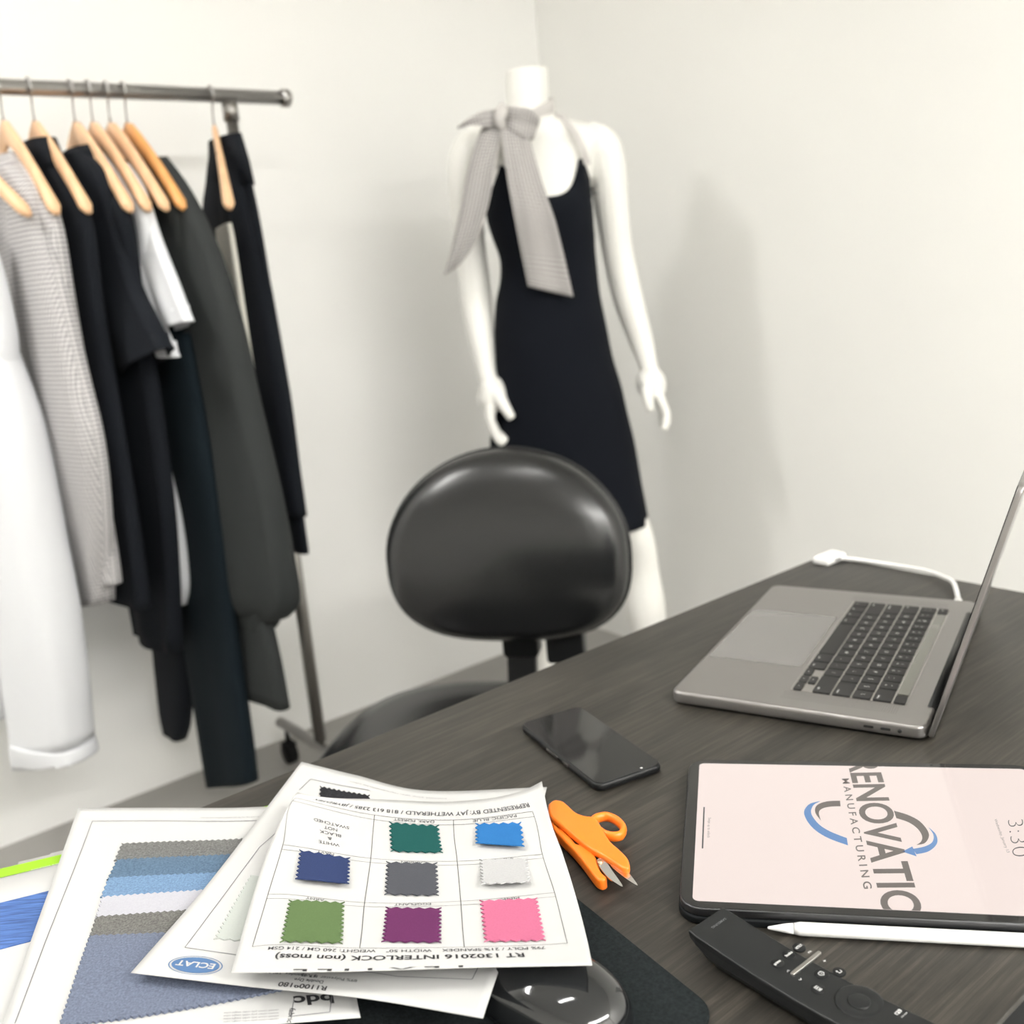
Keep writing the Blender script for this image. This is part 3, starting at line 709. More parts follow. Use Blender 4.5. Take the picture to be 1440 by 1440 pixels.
blue_fab = mat('space_dyed_blue', tuple(.5 * c for c in s2l(88, 130, 205)), .85, var=(60, .45, (.6, 9, 1)), bump=(400, .3, .0006))
sB0, tB0 = s4(0, 1268.8); sB1, tB1 = s4(69, 1255.5); sB2, tB2 = s4(0, 1336)
pinked(r4_, sd4, sB0 - .2, (tB0 + tB1) / 2, sB1 + .12, tB2, blue_fab, teeth=.1, amp=.0003, scale=sc4, label='blue streaked knit swatch', sides='')

# --- blue denim strips sheet
N3 = [[(110, 1136.5), (220, 1136), (330, 1136), (432, 1132)],
      [(79, 1224), (205, 1222), (330, 1222), (455, 1216)],
      [(42, 1327), (184, 1325), (330, 1320), (482, 1312)],
      [(3, 1442), (170, 1448), (345, 1443), (507, 1431)]]
H3 = [[.012, .009, .008, .0065], [.010, .009, .0075, .007], [.009, .009, .009, .009], [.010, .011, .012, .016]]
S3k = [0, 1 / 3, 2 / 3, 1]
f3 = net_surface(N3, H3, S3k, S3k)
r3, sd3 = sheet('swatch_sheet', 'white sheet with stacked grey and blue denim strips, left of the pile', f3, cat='swatch sheet')
SC3 = (.222, .277)
def inv(surf, px, py, it=30):
    """sheet coordinates under a pixel"""
    s, t = .5, .5
    def pr(s, t):
        d = surf(s, t) - CAM; z = d.dot(CF); return 720 + FPX * d.dot(CR) / z, 720 - FPX * d.dot(CU) / z
    for _ in range(it):
        x, y = pr(s, t); e = 1e-3; x1, y1 = pr(s + e, t); x2, y2 = pr(s, t + e)
        a, b_, c, d = (x1 - x) / e, (x2 - x) / e, (y1 - y) / e, (y2 - y) / e; D = a * d - b_ * c
        ex, ey = px - x, py - y; s += (d * ex - b_ * ey) / D; t += (-c * ex + a * ey) / D
        s = max(-.3, min(1.3, s)); t = max(-.3, min(1.3, t))
    return s, t
a = inv(f3, 130, 1155); c = inv(f3, 21, 1440); e = inv(f3, 400, 1153)
strip_lines(r3, sd3, [(a[0], a[1], c[0], min(c[1], .995)), (a[0], a[1], e[0], e[1])], M['ink_faint'], w=.0003, scale=SC3)
for (px, py, s, w) in ((378, 1148, 'this swatch card may not be reproduced without permission', .065), (378, 1153, 'colors may vary from lot to lot slightly', .06)):
    q = inv(f3, px, py); stext(r3, sd3, q[0], q[1], s, .0022, w, M['ink_faint'], scale=SC3)
def quadcloth(root, surf, sd, corners, m, h0, h1, teeth, amp, scale, label, zig='tl', name='fabric_swatch', thick=.0008):
    """fabric quadrilateral given by four sheet points (far-left, far-right, near-right, near-left)"""
    C = [inv(surf, *p) for p in corners]
    def P(u, v): 
        return tuple((C[0][k] * (1 - u) + C[1][k] * u) * (1 - v) + (C[3][k] * (1 - u) + C[2][k] * u) * v for k in (0, 1))
    b = MB(); Lu = math.hypot((C[1][0] - C[0][0]) * scale[0], (C[1][1] - C[0][1]) * scale[1]); Lv = math.hypot((C[3][0] - C[0][0]) * scale[0], (C[3][1] - C[0][1]) * scale[1])
    nu = max(4, int(Lu / teeth) * 2); nv = max(4, int(Lv / teeth) * 2)
    def q(i, j, dz):
        u, v = i / nu, j / nv
        if j == 0 and 't' in zig: v += (amp / Lv) * (i % 2)
        if j == nv and 'b' in zig: v -= (amp / Lv) * (i % 2)
        if i == 0 and 'l' in zig: u += (amp / Lu) * (j % 2)
        if i == nu and 'r' in zig: u -= (amp / Lu) * (j % 2)
        s, t = P(u, v); return sd(s, t, dz + lerp(h0, h1, v))
    for dz, fl in ((thick, True), (0.0, False)):
        vs = [q(i, j, dz) for j in range(nv + 1) for i in range(nu + 1)]; fs = []
        for j in range(nv):
            for i in range(nu):
                a = j * (nu + 1) + i; f = (a, a + 1, a + nu + 2, a + nu + 1); fs.append(f[::-1] if fl else f)
        b.add(vs, fs)
    n1 = (nu + 1) * (nv + 1); bdr = list(range(nu)) + [nu + (nu + 1) * j for j in range(nv)] + [nv * (nu + 1) + nu - i for i in range(nu)] + [(nv - j) * (nu + 1) for j in range(nv)]
    b.add([], [])
    for k in range(len(bdr)): a, c = bdr[k], bdr[(k + 1) % len(bdr)]; b.f.append((a, c, c + n1, a + n1)); b.m.append(0); b.sm.append(False)
    o = b.build(name, m, root); fix_normals(o); o['label'] = label; return o
weave = lambda n, rgb, v: mat(n, tuple(.46 * c for c in s2l(*rgb)), .95, bump=(1200, .5, .0006), var=(700, v, (1, 1, 1)), spec=.1)
fab = [('grey_chambray', (150, 150, 148), .35, 'heathered grey strip', [(171, 1187), (341, 1180), (330, 1206), (160, 1212)]),
       ('slate_blue_chambray', (122, 150, 178), .25, 'slate blue chambray strip', [(164, 1210), (330, 1202), (316, 1231), (150, 1239)]),
       ('light_blue_chambray', (150, 186, 226), .22, 'light blue chambray strip', [(152, 1236), (330, 1227), (314, 1254), (141, 1264)]),
       ('white_cotton', (242, 242, 252), .04, 'white cotton strip', [(143, 1263), (330, 1250), (300, 1284), (134, 1293)]),
       ('grey_chambray_b', (148, 147, 143), .35, 'warm grey heathered strip', [(135, 1291), (300, 1279), (285, 1312), (125, 1322)]),
       ('blue_grey_denim', (146, 156, 180), .25, 'large blue grey denim piece', [(126, 1318), (450, 1301), (403, 1394), (82, 1447)])]
for k, (n_, rgb, v, lb, cs) in enumerate(fab):
    quadcloth(r3, f3, sd3, cs, weave(n_, rgb, v), .0004 + .0012 * 0, .0004, .0052, .0018, SC3, lb, zig='tlb' if k == 5 else 'tl', thick=.0008 + .0002 * k)
q = inv(f3, 468, 1398); stext(r3, sd3, q[0], q[1], 'bdc', .0135, .026, M['ink'], bold=.03, scale=SC3)
q = inv(f3, 462, 1399); stext(r3, sd3, q[0] + .01, q[1] - .035, 'the desert co.', .0055, .040, M['ink'], bold=.01, scale=SC3)
q = inv(f3, 408, 1418); stext(r3, sd3, q[0], q[1], 'fabric', .0055, .014, M['ink_grey'], scale=SC3, rot=R(75))
for k in range(4):
    q = inv(f3, 392, 1420 + k * 4.2); stext(r3, sd3, q[0], q[1], 'content cotton poly width weight color', .0022, .035, M['ink_faint'], scale=SC3)
a = inv(f3, 414, 1404); c = inv(f3, 409, 1430); d = inv(f3, 467, 1400); e = inv(f3, 464, 1424)
strip_lines(r3, sd3, [(*a, *c), (*d, *e), (*c, *e)], M['ink_faint'], w=.0003, scale=SC3)

# --- middle sheet with the oval logo
N2 = [[(424, 1071.5), (500, 1090), (600, 1112), (769, 1107)],
      [(384, 1124), (492, 1160), (620, 1180), (752, 1180)],
      [(290, 1246), (420, 1258), (560, 1275), (725, 1290)],
      [(184, 1368), (345, 1387), (510, 1404), (679, 1432)]]
H2 = [[.018, .012, .004, .008], [.016, .014, .010, .011], [.019, .0165, .016, .020], [.020, .021, .027, .034]]
f2 = net_surface(N2, H2, [0, 1 / 3, 2 / 3, 1], [0, .24, .62, 1])
r2, sd2 = sheet('swatch_sheet', 'white sheet with blue oval logo, between the strip sheet and top sheet', f2, cat='swatch sheet', m=M['paper'])
SC2 = (.24, .30)
def L2(pts, m=M['line'], w=.0003):
    Q = [inv(f2, *p) for p in pts]; strip_lines(r2, sd2, [(*Q[k], *Q[k + 1]) for k in range(len(Q) - 1)], m, w=w, scale=SC2)
L2([(418, 1145), (365, 1192), (260, 1333)], M['ink_faint']); L2([(260, 1333), (350, 1346), (440, 1357), (560, 1374), (664, 1378)], M['ink_faint']); L2([(664, 1378), (673, 1360)], M['ink_faint'])
L2([(421, 1111), (437, 1096), (520, 1112)], M['ink_faint'], .0004)
q = inv(f2, 275, 1358)
for rx, ry, m_, dz, inner in ((.0190, .0105, M['logo_print'], .0004, .0182), (.0168, .0088, M['logo_print'], .0005, 0)):
    b = MB(); n = 48
    ca, sa = math.cos(R(0)), math.sin(R(0))
    def el(k, fx): a_ = 2 * math.pi * k / n; return sd2(q[0] + rx * fx * math.cos(a_) / SC2[0], q[1] + ry * fx * math.sin(a_) / SC2[1], dz)
    if inner:
        b.add([el(k, 1) for k in range(n)] + [el(k, inner / rx) for k in range(n)], [(k, (k + 1) % n, n + (k + 1) % n, n + k)[::-1] for k in range(n)])
    else: b.add([el(k, 1) for k in range(n)], [tuple(range(n))[::-1]])
    b.build('oval_logo', m_, r2)
t = MB(); put_text(t, 'ECLAT', lambda x, y: sd2(q[0] - x / SC2[0], q[1] + (y - .003) / SC2[1], .0008), .0082, .027, align='c', bold=.02); t.build('logo_lettering', M['paper'], r2)
mint = swatch_mat('pale_mint_cloth', (244, 250, 244), .02)
quadcloth(r2, f2, sd2, [(352, 1232), (400, 1240), (390, 1330), (300, 1322)], mint, .0003, .0003, .005, .0018, SC2, 'very pale mint swatch, mostly hidden', zig='bl')
charc = weave('black_speckled_knit', (62, 62, 66), .4)
quadcloth(r2, f2, sd2, [(450, 1106), (520, 1119), (520, 1150), (446, 1140)], charc, .0003, .0003, .0055, .0022, SC2, 'charcoal speckled swatch at the far edge', zig='tlr')
for px, py, s, w in ((628, 1131, 'contact your sales representative for colors', .10), (520, 1102, 'available upon request', .0)):
    if w: q = inv(f2, px, py - 8); stext(r2, sd2, q[0], q[1], s, .0024, w, M['ink_faint'], scale=SC2)
q = inv(f2, 460, 1389); stext(r2, sd2, q[0], q[1] - .003, 'R11009180', .0066, .033, M['ink'], bold=.02, scale=SC2)
q = inv(f2, 455, 1381); stext(r2, sd2, q[0], q[1] - .003, 'Double Dye', .0046, .020, M['ink_grey'], bold=.01, scale=SC2)
q = inv(f2, 500, 1386); stext(r2, sd2, q[0], q[1] - .02, '89% Polyester 11% Spandex, 59" 262gr', .0042, .070, M['ink_grey'], scale=SC2)
q = inv(f2, 446, 1373); stext(r2, sd2, q[0], q[1] - .003, '$7.95', .0042, .011, M['ink_grey'], scale=SC2)

# --- top sheet with nine swatch cells
N1 = [[(418, 1114), (440, 1119), (530, 1124), (640, 1127), (735, 1112), (762, 1099)],
      [(412, 1122), (415.6, 1122.5), (526.7, 1146.8), (637.8, 1153.7), (748.9, 1141.6), (770, 1138)],
      [(380, 1188), (398, 1188.5), (521.5, 1207.6), (643, 1211.7), (762.8, 1202), (791, 1200)],
      [(355, 1262), (377, 1258), (512.8, 1270), (648, 1268), (780, 1256), (808, 1254)],
      [(333, 1340), (355, 1332), (505.8, 1334), (653, 1332.6), (798, 1327), (826, 1323)],
      [(325, 1368), (344, 1368), (498, 1366), (657, 1361), (807, 1358), (833, 1357.5)]]
H1 = [[.033, .032, .021, .013, .022, .026], [.033, .032, .022, .016, .021, .024], [.031, .030, .025, .022, .021, .022], [.031, .030, .028, .028, .027, .027], [.034, .034, .036, .038, .038, .039], [.035, .036, .040, .043, .045, .046]]
K1s = [0, .05, .35, .63, .92, 1]; K1t = [0, .075, .325, .585, .87, 1]
f1 = net_surface(N1, H1, K1s, K1t)
r1, sd1 = sheet('swatch_sheet', 'topmost white sheet with eight coloured pinked fabric swatches in a grid', f1, cat='swatch sheet', nu=60, nv=60)
SC1 = (.222, .266)
sS = [.05, .35, .63, .92]; sT = [.075, .325, .585, .87]
ln = [(s, sT[0], s, sT[3]) for s in sS] + [(sS[0], t_, sS[3], t_) for t_ in sT] + [(sS[0], t_ + .024, sS[3], t_ + .024) for t_ in sT[:3]]
strip_lines(r1, sd1, ln, M['line'], w=.00020, scale=SC1)
cells = {(1, 0): ('dark_forest', (38, 108, 104), 'DARK FOREST'), (2, 0): ('pacific_blue', (62, 146, 226), 'PACIFIC BLUE'),
         (0, 1): ('navy', (66, 82, 132), 'NAVY'), (1, 1): ('carbon', (104, 106, 114), 'CARBON'), (2, 1): ('silver', (243, 243, 244), 'SILVER'),
         (0, 2): ('army', (122, 150, 98), 'ARMY'), (1, 2): ('eggplant', (132, 62, 118), 'EGGPLANT'), (2, 2): ('pink', (252, 138, 178), 'PINK')}
def px2(corners): return [inv(f1, *p) for p in corners]
Z8 = lambda L: [(360 + x * .3472, 1060 + y * .3472) for x, y in L]
quads = {(1, 0): Z8([(538, 278), (742, 292), (758, 408), (545, 402)]), (2, 0): Z8([(888, 285), (1075, 280), (1090, 396), (890, 382)]),
         (0, 1): Z8([(175, 392), (382, 425), (380, 548), (160, 528)]), (1, 1): Z8([(527, 440), (735, 445), (742, 582), (520, 578)]), (2, 1): Z8([(905, 432), (1100, 425), (1115, 545), (912, 553)]),
         (0, 2): Z8([(132, 596), (360, 605), (352, 778), (97, 772)]), (1, 2): Z8([(525, 625), (752, 628), (752, 774), (508, 770)]), (2, 2): Z8([(905, 598), (1140, 588), (1175, 765), (925, 770)])}
for k, (nm, rgb, txt) in cells.items():
    curl = .0
    quadcloth(r1, f1, sd1, quads[k], swatch_mat(nm + '_cloth', rgb, .05), .0004, .0004 + (.0035 if k in ((2, 0), (0, 1), (2, 1)) else .0006), .0064, .0026, SC1, nm.replace('_', ' ') + ' fabric swatch', zig='tlr' if k in ((2, 0), (0, 1)) else 'tblr', thick=.0008)
    cx = (sS[k[0]] + sS[k[0] + 1]) / 2
    stext(r1, sd1, cx, sT[k[1]] + .003, txt, .0050, len(txt) * .0027 + .002, M['ink_grey'], scale=SC1, align='c')
for i, s in enumerate(['SWATCHED', 'NOT', 'BLACK', '&', 'WHITE']):
    q = inv(f1, *Z8([(304 - 2 * i, 284 + i * 20)])[0]); stext(r1, sd1, q[0] , q[1] - .006, s, .0058, len(s) * .0031, M['ink_grey'], scale=SC1, align='c')
q = inv(f1, *Z8([(1104, 212)])[0])
stext(r1, sd1, .918, .042, 'REPRESENTED BY: JAY WETHERALD / 818 613 2385 / JBYRDTEX', .0056, .178, M['ink_grey'], scale=SC1, bold=.01)
stext(r1, sd1, .848, .8795, '79% POLY / 21% SPANDEX    WIDTH 50"    WEIGHT: 260 GM / 214 GSM', .0062, .166, M['ink_grey'], scale=SC1, bold=.006)
stext(r1, sd1, .785, .916, 'RT 1302016 INTERLOCK (non moss)', .0098, .146, M['ink'], scale=SC1, bold=.02)
stext(r1, lambda s_, t_, dz=0: sd1(s_, min(t_, .999), dz), .64, .988, 'T E X T I L E', .0095, .10, M['ink'], scale=SC1, bold=.02)

# ------------------------------------------------------------------ clothes rack
def railpt(px):
    A = atz(0, 122, 1.6); B_ = atz(400, 138, 1.6); d = (B_ - A)
    # intersection of the pixel column with the rail
    lo_, hi_ = -1.5, 2.0
    f = lambda t: (lambda v: 720 + FPX * v.dot(CR) / v.dot(CF))(A + d * t - CAM) - px
    for _ in range(60):
        m_ = (lo_ + hi_) / 2
        if f(m_) < 0: lo_ = m_
        else: hi_ = m_
    return A + d * lo_
P_end = railpt(398); RD = (railpt(300) - railpt(100)).normalized(); RANG = math.atan2(RD.y, RD.x)
RAILZ = 1.6; RRAD = .0145; RLEN = 1.75
rack = empty('clothes_rack', (P_end.x, P_end.y, 0), RANG)
tag(rack, 'grey metal rolling garment rack along the left wall', 'clothes rack')
b = MB(); b.tube([(-RLEN, 0, RAILZ), (0, 0, RAILZ)], RRAD, n=24); rail = b.build('rail', M['chrome'], rack)
b = MB(); b.tube([(-.004, 0, RAILZ), (0, 0, RAILZ), (.012, 0, RAILZ), (.016, 0, RAILZ)], [.018, .019, .019, .014], n=24); b.build('end_cap', M['chrome'], rail)
xp = (railpt(321) - P_end).dot(RD)
for x in (xp, -RLEN + .13):
    b = MB(); b.tube([(x, 0, .12), (x, 0, RAILZ - .012)], .0125, n=20); b.tube([(x, 0, RAILZ - .05), (x, 0, RAILZ - .01)], .0165, n=20); b.tube([(x, 0, .12), (x, 0, .85)], .0150, n=20)
    b.build('post', M['rackpost'], rack)
    b = MB(); b.tube([(x, -.25, .105), (x, .21, .105)], .014, n=20); b.build('base_bar', M['chrome'], rack)
    for y in (-.235, .18):
        b = MB(); b.tube([(x - .011, y, .028), (x + .011, y, .028)], .028, n=24); b.tube([(x, y, .05), (x, y, .1)], .006, n=10); b.box((x, y, .053), (.03, .03, .006)); b.build('caster', M['rubber'], rack)

WX = Vector((RD.y, -RD.x, 0))        # direction from the wall towards the room
WANG = math.atan2(WX.y, WX.x)
def hanger(hx, label, m, yaw=0, half=.205, drop=.165, lift=0):
    H = railpt(hx); t = empty('wooden_hanger', H, WANG + R(yaw)); tag(t, label, 'hanger', 'wooden hangers on the rack rail')
    # arm profile
    b = MB(); rg = []
    n = 36
    for k in range(n + 1):
        w = -half + 2 * half * k / n; a_ = abs(w) / half
        z = -.078 - drop * (a_ ** 1.25)
        hh = lerp(.024, .011, a_ ** .8); tt = lerp(.0065, .0125, a_ ** 2)
        if k in (0, n): hh *= .5; tt *= .5
        slope = -drop * 1.25 * (max(a_, .02) ** .25) / half * (1 if w > 0 else -1); ang = math.atan(slope)
        rg.append([(w - math.sin(ang) * hh * math.sin(q_), tt * math.cos(q_), z + math.cos(ang) * hh * math.sin(q_)) for q_ in [2 * math.pi * j / 14 for j in range(14)]])
    b.rings(rg); b.build('shoulder_bar', m, t)
    b = MB(); rh = RRAD + .0032; pts = [(0, 0, -.06), (0, 0, -.045)]
    pts += [(0, -.004, -.034), (0, -.012, -.024)] 
    pts = [(0, 0, -.062), (0, 0, -.04), (0, -.004, -.028)]
    for k in range(15):
        a_ = R(-75 + 0 - k * 15) ; 
    arc = [(0, rh * math.cos(R(a_)), rh * math.sin(R(a_))) for a_ in range(-60, 181, 20)]
    # hook crosses the rail: loop lies in the plane across the rail, rotated with the hanger's own yaw undone
    cy, sy = math.cos(R(-yaw)), math.sin(R(-yaw))
    arc = [(rh * math.cos(R(a_)), 0, rh * math.sin(R(a_))) for a_ in range(-70, 191, 20)]
    arc = [(x * cy - y * sy, x * sy + y * cy, z) for x, y, z in arc]
    b.tube([(0, 0, -.062), (0, 0, -.045), (.003 * cy, .003 * sy, -.030)] + arc, .0019, n=8); b.build('hook', M['chrome'], t)
    return t
hang = [(-118, 'wooden hanger holding the white trousers at the left frame edge', M['wood'], 27), (-4, 'pale wooden hanger over the checked shirt at the left frame edge', M['wood'], 0),
        (40, 'pale wooden hanger holding the leftmost black blouse', M['wood'], 0), (98, 'pale wooden hanger holding the long black short-sleeved dress', M['wood'], 0),
        (123, 'pale wooden hanger holding the white shirt', M['wood'], 0), (148, 'pale wooden hanger right behind the white shirt hanger', M['wood'], 0),
        (172, 'darker honey coloured wooden hanger, holding the charcoal jacket', M['wood_orange'], 0), (295, 'pale wooden hanger seen end-on beside the rack post', M['wood'], -24)]
for hx, lb, m_, yw in hang: hanger(hx, lb, m_, yw)

def garment(name, label, hx, cat, group=None, yaw=0):
    t = empty(name, railpt(hx), WANG + R(yaw)); tag(t, label, cat, group)
    H = t.location.copy(); a_ = WANG + R(yaw); X = Vector((math.cos(a_), math.sin(a_), 0)); Y = Vector((-X.y, X.x, 0))
    def at_(px, py, toff=0.0):
        p = onplane(px, py, H + Y * toff, Y) - H; return p.dot(X), p.z
    return t, at_
def loft(rows, m, parent, name, fold=.006, k=5, ph=0.0, n=44, nr=30, exp=2.2, hem=True, uvs=True, seed=0, slant=0.0):
    """rows (w, t, z, rw, rt) top to bottom"""
    P = smooth_path(rows, nr); rg = []; uvv = []
    for j, (w, t, z, rw, rt) in enumerate(P):
        f = j / nr; ring_ = []
        per = 0; last = None
        for i in range(n):
            a_ = 2 * math.pi * i / n; ca, sa = math.cos(a_), math.sin(a_)
            x = abs(ca) ** (2 / exp) * (1 if ca >= 0 else -1) * rw; y = abs(sa) ** (2 / exp) * (1 if sa >= 0 else -1) * rt
            am = fold * (.25 + .75 * f)
            nz_ = noise.noise(Vector((x * 14 + seed * 3.1, y * 14, z * 2.2 + seed)))
            y += am * math.sin(k * a_ + ph + 1.5 * nz_) + am * 1.2 * nz_ ; x += am * .6 * noise.noise(Vector((z * 4 + seed, y * 9, x * 5)))
            p = (w + x, t + y, z + slant * f ** 5 * x / rw); ring_.append(p)
            if last: per += math.dist(last, p)
            last = p; uvv.append((per, z))
        rg.append(ring_)
    if hem:
        last = rg[-1]; cx = sum(p[0] for p in last) / n; cy = sum(p[1] for p in last) / n; cz = last[0][2]
        rg.append([(cx + (p[0] - cx) * .93, cy + (p[1] - cy) * .85, p[2] + .001) for p in last]); rg.append([(cx + (p[0] - cx) * .9, cy + (p[1] - cy) * .8, p[2] + .03) for p in last])
        uvv += uvv[-n:] * 2
    b = MB(); b.rings(rg, uvs=uvv); o = b.build(name, m, parent); fix_normals(o); return o
def sleeve(g, at_, pts, m, parent, name='sleeve', toff=0.0, ob=.40, **kw):
    """pts (px right edge, py, rw, rt): silhouette-matched tube hanging in the garment's plane"""
    dist = (parent.location - CAM).length; rows = []
    for (pr, py, rw, rt) in pts:
        ext = math.hypot(rw * ob, rt * (1 - ob * ob) ** .5) * FPX / dist * 1.0
        w, z = at_(pr - ext, py, toff); rows.append((w, toff, z, rw, rt))
    return loft(rows, m, parent, name, **kw)
def body(parent, m, rows, name='body', **kw):
    return loft([( (a + c) / 2, t, z, (c - a) / 2, rt) for (z, a, c, rt, t) in rows], m, parent, name, **kw)
SH = [(-.118, -.03, .03, .018, 0), (-.15, -.085, .085, .028, 0), (-.20, -.14, .14, .034, 0), (-.262, -.18, .19, .038, 0)]

# white trousers, far left
g, A_ = garment('white_trousers', 'white trousers hanging at the far left edge of the photo', -118, 'trousers', yaw=27)
sleeve(g, A_, [(-20, 400, .09, .05), (0, 475, .10, .055), (45, 600, .10, .058), (78, 760, .098, .058), (104, 900, .095, .058), (122, 1048, .095, .058)], M['cloth_white'], g, 'trouser_leg', ob=.6, fold=.005, k=3, seed=1, slant=.02)
sleeve(g, A_, [(122, 1040, .096, .0595), (125, 1052, .098, .061), (127, 1066, .098, .061)], M['cloth_white'], g, 'hem_cuff', ob=.6, fold=.005, k=3, seed=1, slant=.02, nr=6)
sleeve(g, A_, [(-50, 400, .08, .035), (-22, 600, .08, .035), (0, 760, .075, .035), (12, 900, .07, .035), (17, 1003, .065, .035)], M['cloth_white'], g, 'trouser_leg', ob=.6, toff=.03, fold=.005, k=3, seed=2)
body(g, M['cloth_white'], [(-.262, -.10, .10, .025, 0), (-.33, -.11, .11, .035, 0), (-.45, -.11, .11, .04, 0), (-.56, -.08, .08, .035, 0)], 'hip_section', seed=3)
SHt = [(z, a * .93, c, rt * .62, t) for z, a, c, rt, t in SH]
def thin(rows, tmax=.024): return [(z, max(a, -.165), c, min(rt, tmax), t) for z, a, c, rt, t in rows]
# checked shirt
g, A_ = garment('checked_shirt', 'black and white checked long-sleeved shirt at the left end', -4, 'shirt')
body(g, M['gingham'], thin(SH + [(-.40, -.18, .18, .045, 0), (-.6, -.18, .17, .05, 0), (-.85, -.18, .16, .05, 0), (-.93, -.18, .15, .05, 0)], .034), 'body', seed=4, fold=.004)
sleeve(g, A_, [(38, 232, .03, .03), (62, 275, .06, .034), (88, 380, .10, .036), (120, 520, .125, .036), (143, 620, .125, .036), (156, 740, .11, .034), (161, 848, .09, .032)], M['gingham'], g, 'sleeve', toff=-.012, fold=.004, k=4, seed=5, slant=.02)
# leftmost black top
g, A_ = garment('black_blouse', 'black long blouse between the checked shirt and the long black dress', 40, 'top')
body(g, M['cloth_black'], thin(SH + [(-.40, -.18, .17, .040, 0), (-.6, -.18, .16, .042, 0), (-.85, -.18, .15, .042, 0), (-1.0, -.18, .13, .042, 0)], .030), 'body', seed=6, fold=.004)
b = MB(); b.rings([[(math.cos(a_) * rw, math.sin(a_) * rt, z) for a_ in [2 * math.pi * j / 28 for j in range(28)]] for rw, rt, z in ((.095, .030, -.165), (.085, .030, -.125), (.066, .027, -.095), (.06, .023, -.098), (.075, .024, -.135))], cap1=False)
b.build('collar', M['cloth_black'], g)
# long black short-sleeved dress
g, A_ = garment('black_dress', 'long black dress with a short sleeve, in front of the white shirt', 98, 'dress')
body(g, M['cloth_black'], thin(SH + [(-.40, -.18, .17, .045, 0), (-.55, -.18, .175, .055, 0), (-.8, -.18, .15, .065, 0), (-.95, -.18, .11, .066, 0), (-1.135, -.18, .05, .062, 0)], .030), 'body', seed=7, fold=.005)
sleeve(g, A_, [(122, 215, .04, .022), (150, 250, .08, .026), (172, 330, .11, .030), (192, 400, .13, .030), (218, 460, .13, .030), (240, 512, .13, .030)], M['cloth_black'], g, 'sleeve', toff=-.012, seed=8, slant=.03, fold=.004)
b = MB(); b.rings([[(math.cos(a_) * rw, math.sin(a_) * rt, z) for a_ in [2 * math.pi * j / 28 for j in range(28)]] for rw, rt, z in ((.10, .026, -.17), (.09, .026, -.13), (.07, .024, -.108), (.063, .02, -.11), (.08, .02, -.14))], cap1=False)
b.build('collar', M['cloth_black'], g)
# white shirt
g, A_ = garment('white_shirt', 'white shirt hanging behind the long black dress', 123, 'shirt')
sleeve(g, A_, [(180, 232, .03, .018), (202, 272, .06, .018), (224, 340, .075, .020), (247, 402, .080, .020), (268, 462, .080, .020)], M['cloth_white'], g, 'sleeve', toff=.012, seed=9, slant=.012, fold=.003)
sleeve(g, A_, [(190, 330, .04, .012), (215, 410, .05, .014), (232, 460, .05, .014), (250, 502, .05, .014)], M['cloth_white'], g, 'sleeve', toff=-.006, seed=10, fold=.002)
body(g, M['cloth_white'], thin(SHt + [(-.5, -.16, .10, .02, 0), (-.72, -.15, .055, .02, 0)], .02), 'body', seed=11, fold=.003)
sleeve(g, A_, [(216, 560, .06, .018), (237, 650, .065, .018), (255, 730, .07, .020), (265, 810, .075, .020), (262, 842, .075, .020)], M['cloth_white'], g, 'shirt_tail', toff=-.0, seed=12, fold=.003)
# black trousers with two legs
g, A_ = garment('black_trousers', 'long blue-black trousers hanging lowest, behind the black dress', 148, 'trousers')
body(g, M['cloth_navy'], thin([(-.262, -.12, .13, .028, 0), (-.33, -.15, .155, .04, 0), (-.55, -.16, .185, .05, 0), (-.75, -.16, .20, .05, 0)], .024), 'hip_section', seed=13, fold=.003)
sleeve(g, A_, [(262, 470, .12, .024), (290, 620, .145, .026), (312, 760, .145, .026), (333, 900, .14, .026), (350, 1020, .135, .026), (361, 1102, .13, .026)], M['cloth_navy'], g, 'trouser_leg', fold=.004, k=3, seed=14, slant=.05)
sleeve(g, A_, [(240, 700, .10, .026), (256, 820, .11, .026), (268, 900, .10, .026), (271, 960, .09, .026), (268, 1010, .07, .024), (262, 1034, .045, .020)], M['cloth_black'], g, 'trouser_leg', toff=-.004, fold=.003, k=3, seed=15)
# charcoal jacket
g, A_ = garment('charcoal_jacket', 'charcoal grey jacket with a gathered balloon sleeve', 172, 'jacket')
body(g, M['cloth_char'], thin(SHt + [(-.40, -.16, .19, .045, .004), (-.6, -.16, .22, .055, .01), (-.9, -.16, .25, .06, .01), (-1.1, -.1, .29, .06, .01), (-1.235, -.05, .30, .055, .01)], .030), 'body', seed=16, fold=.004)
sleeve(g, A_, [(232, 226, .06, .020), (262, 275, .10, .028), (295, 350, .14, .036), (326, 450, .165, .042), (350, 560, .18, .046), (378, 680, .185, .050), (398, 780, .185, .052), (404, 830, .17, .050), (394, 858, .10, .038)], M['cloth_char'], g, 'sleeve', toff=.018, fold=.007, k=5, seed=17)
sleeve(g, A_, [(392, 850, .07, .032), (388, 862, .075, .034), (386, 874, .075, .034)], M['cloth_char'], g, 'cuff', toff=.018, fold=.004, k=9, seed=18, nr=8)
# pale short dress on the end-on hanger
g, A_ = garment('beige_camisole', 'pale beige strappy camisole on the end-on hanger', 287, 'camisole', yaw=-20)
body(g, M['cloth_beige'], [(-.265, -.17, .13, .012, 0), (-.31, -.17, .14, .014, 0), (-.45, -.15, .14, .014, 0), (-.62, -.14, .14, .014, 0)], 'body', seed=19, fold=.002)
for w_ in (-.12, .10):
    b = MB(); b.tube([(w_, .005, -.27), (w_ * .96, .0105, -.19), (w_ * .9, .0, -.125)], .0022, n=8); b.build('strap', M['cloth_black'], g)
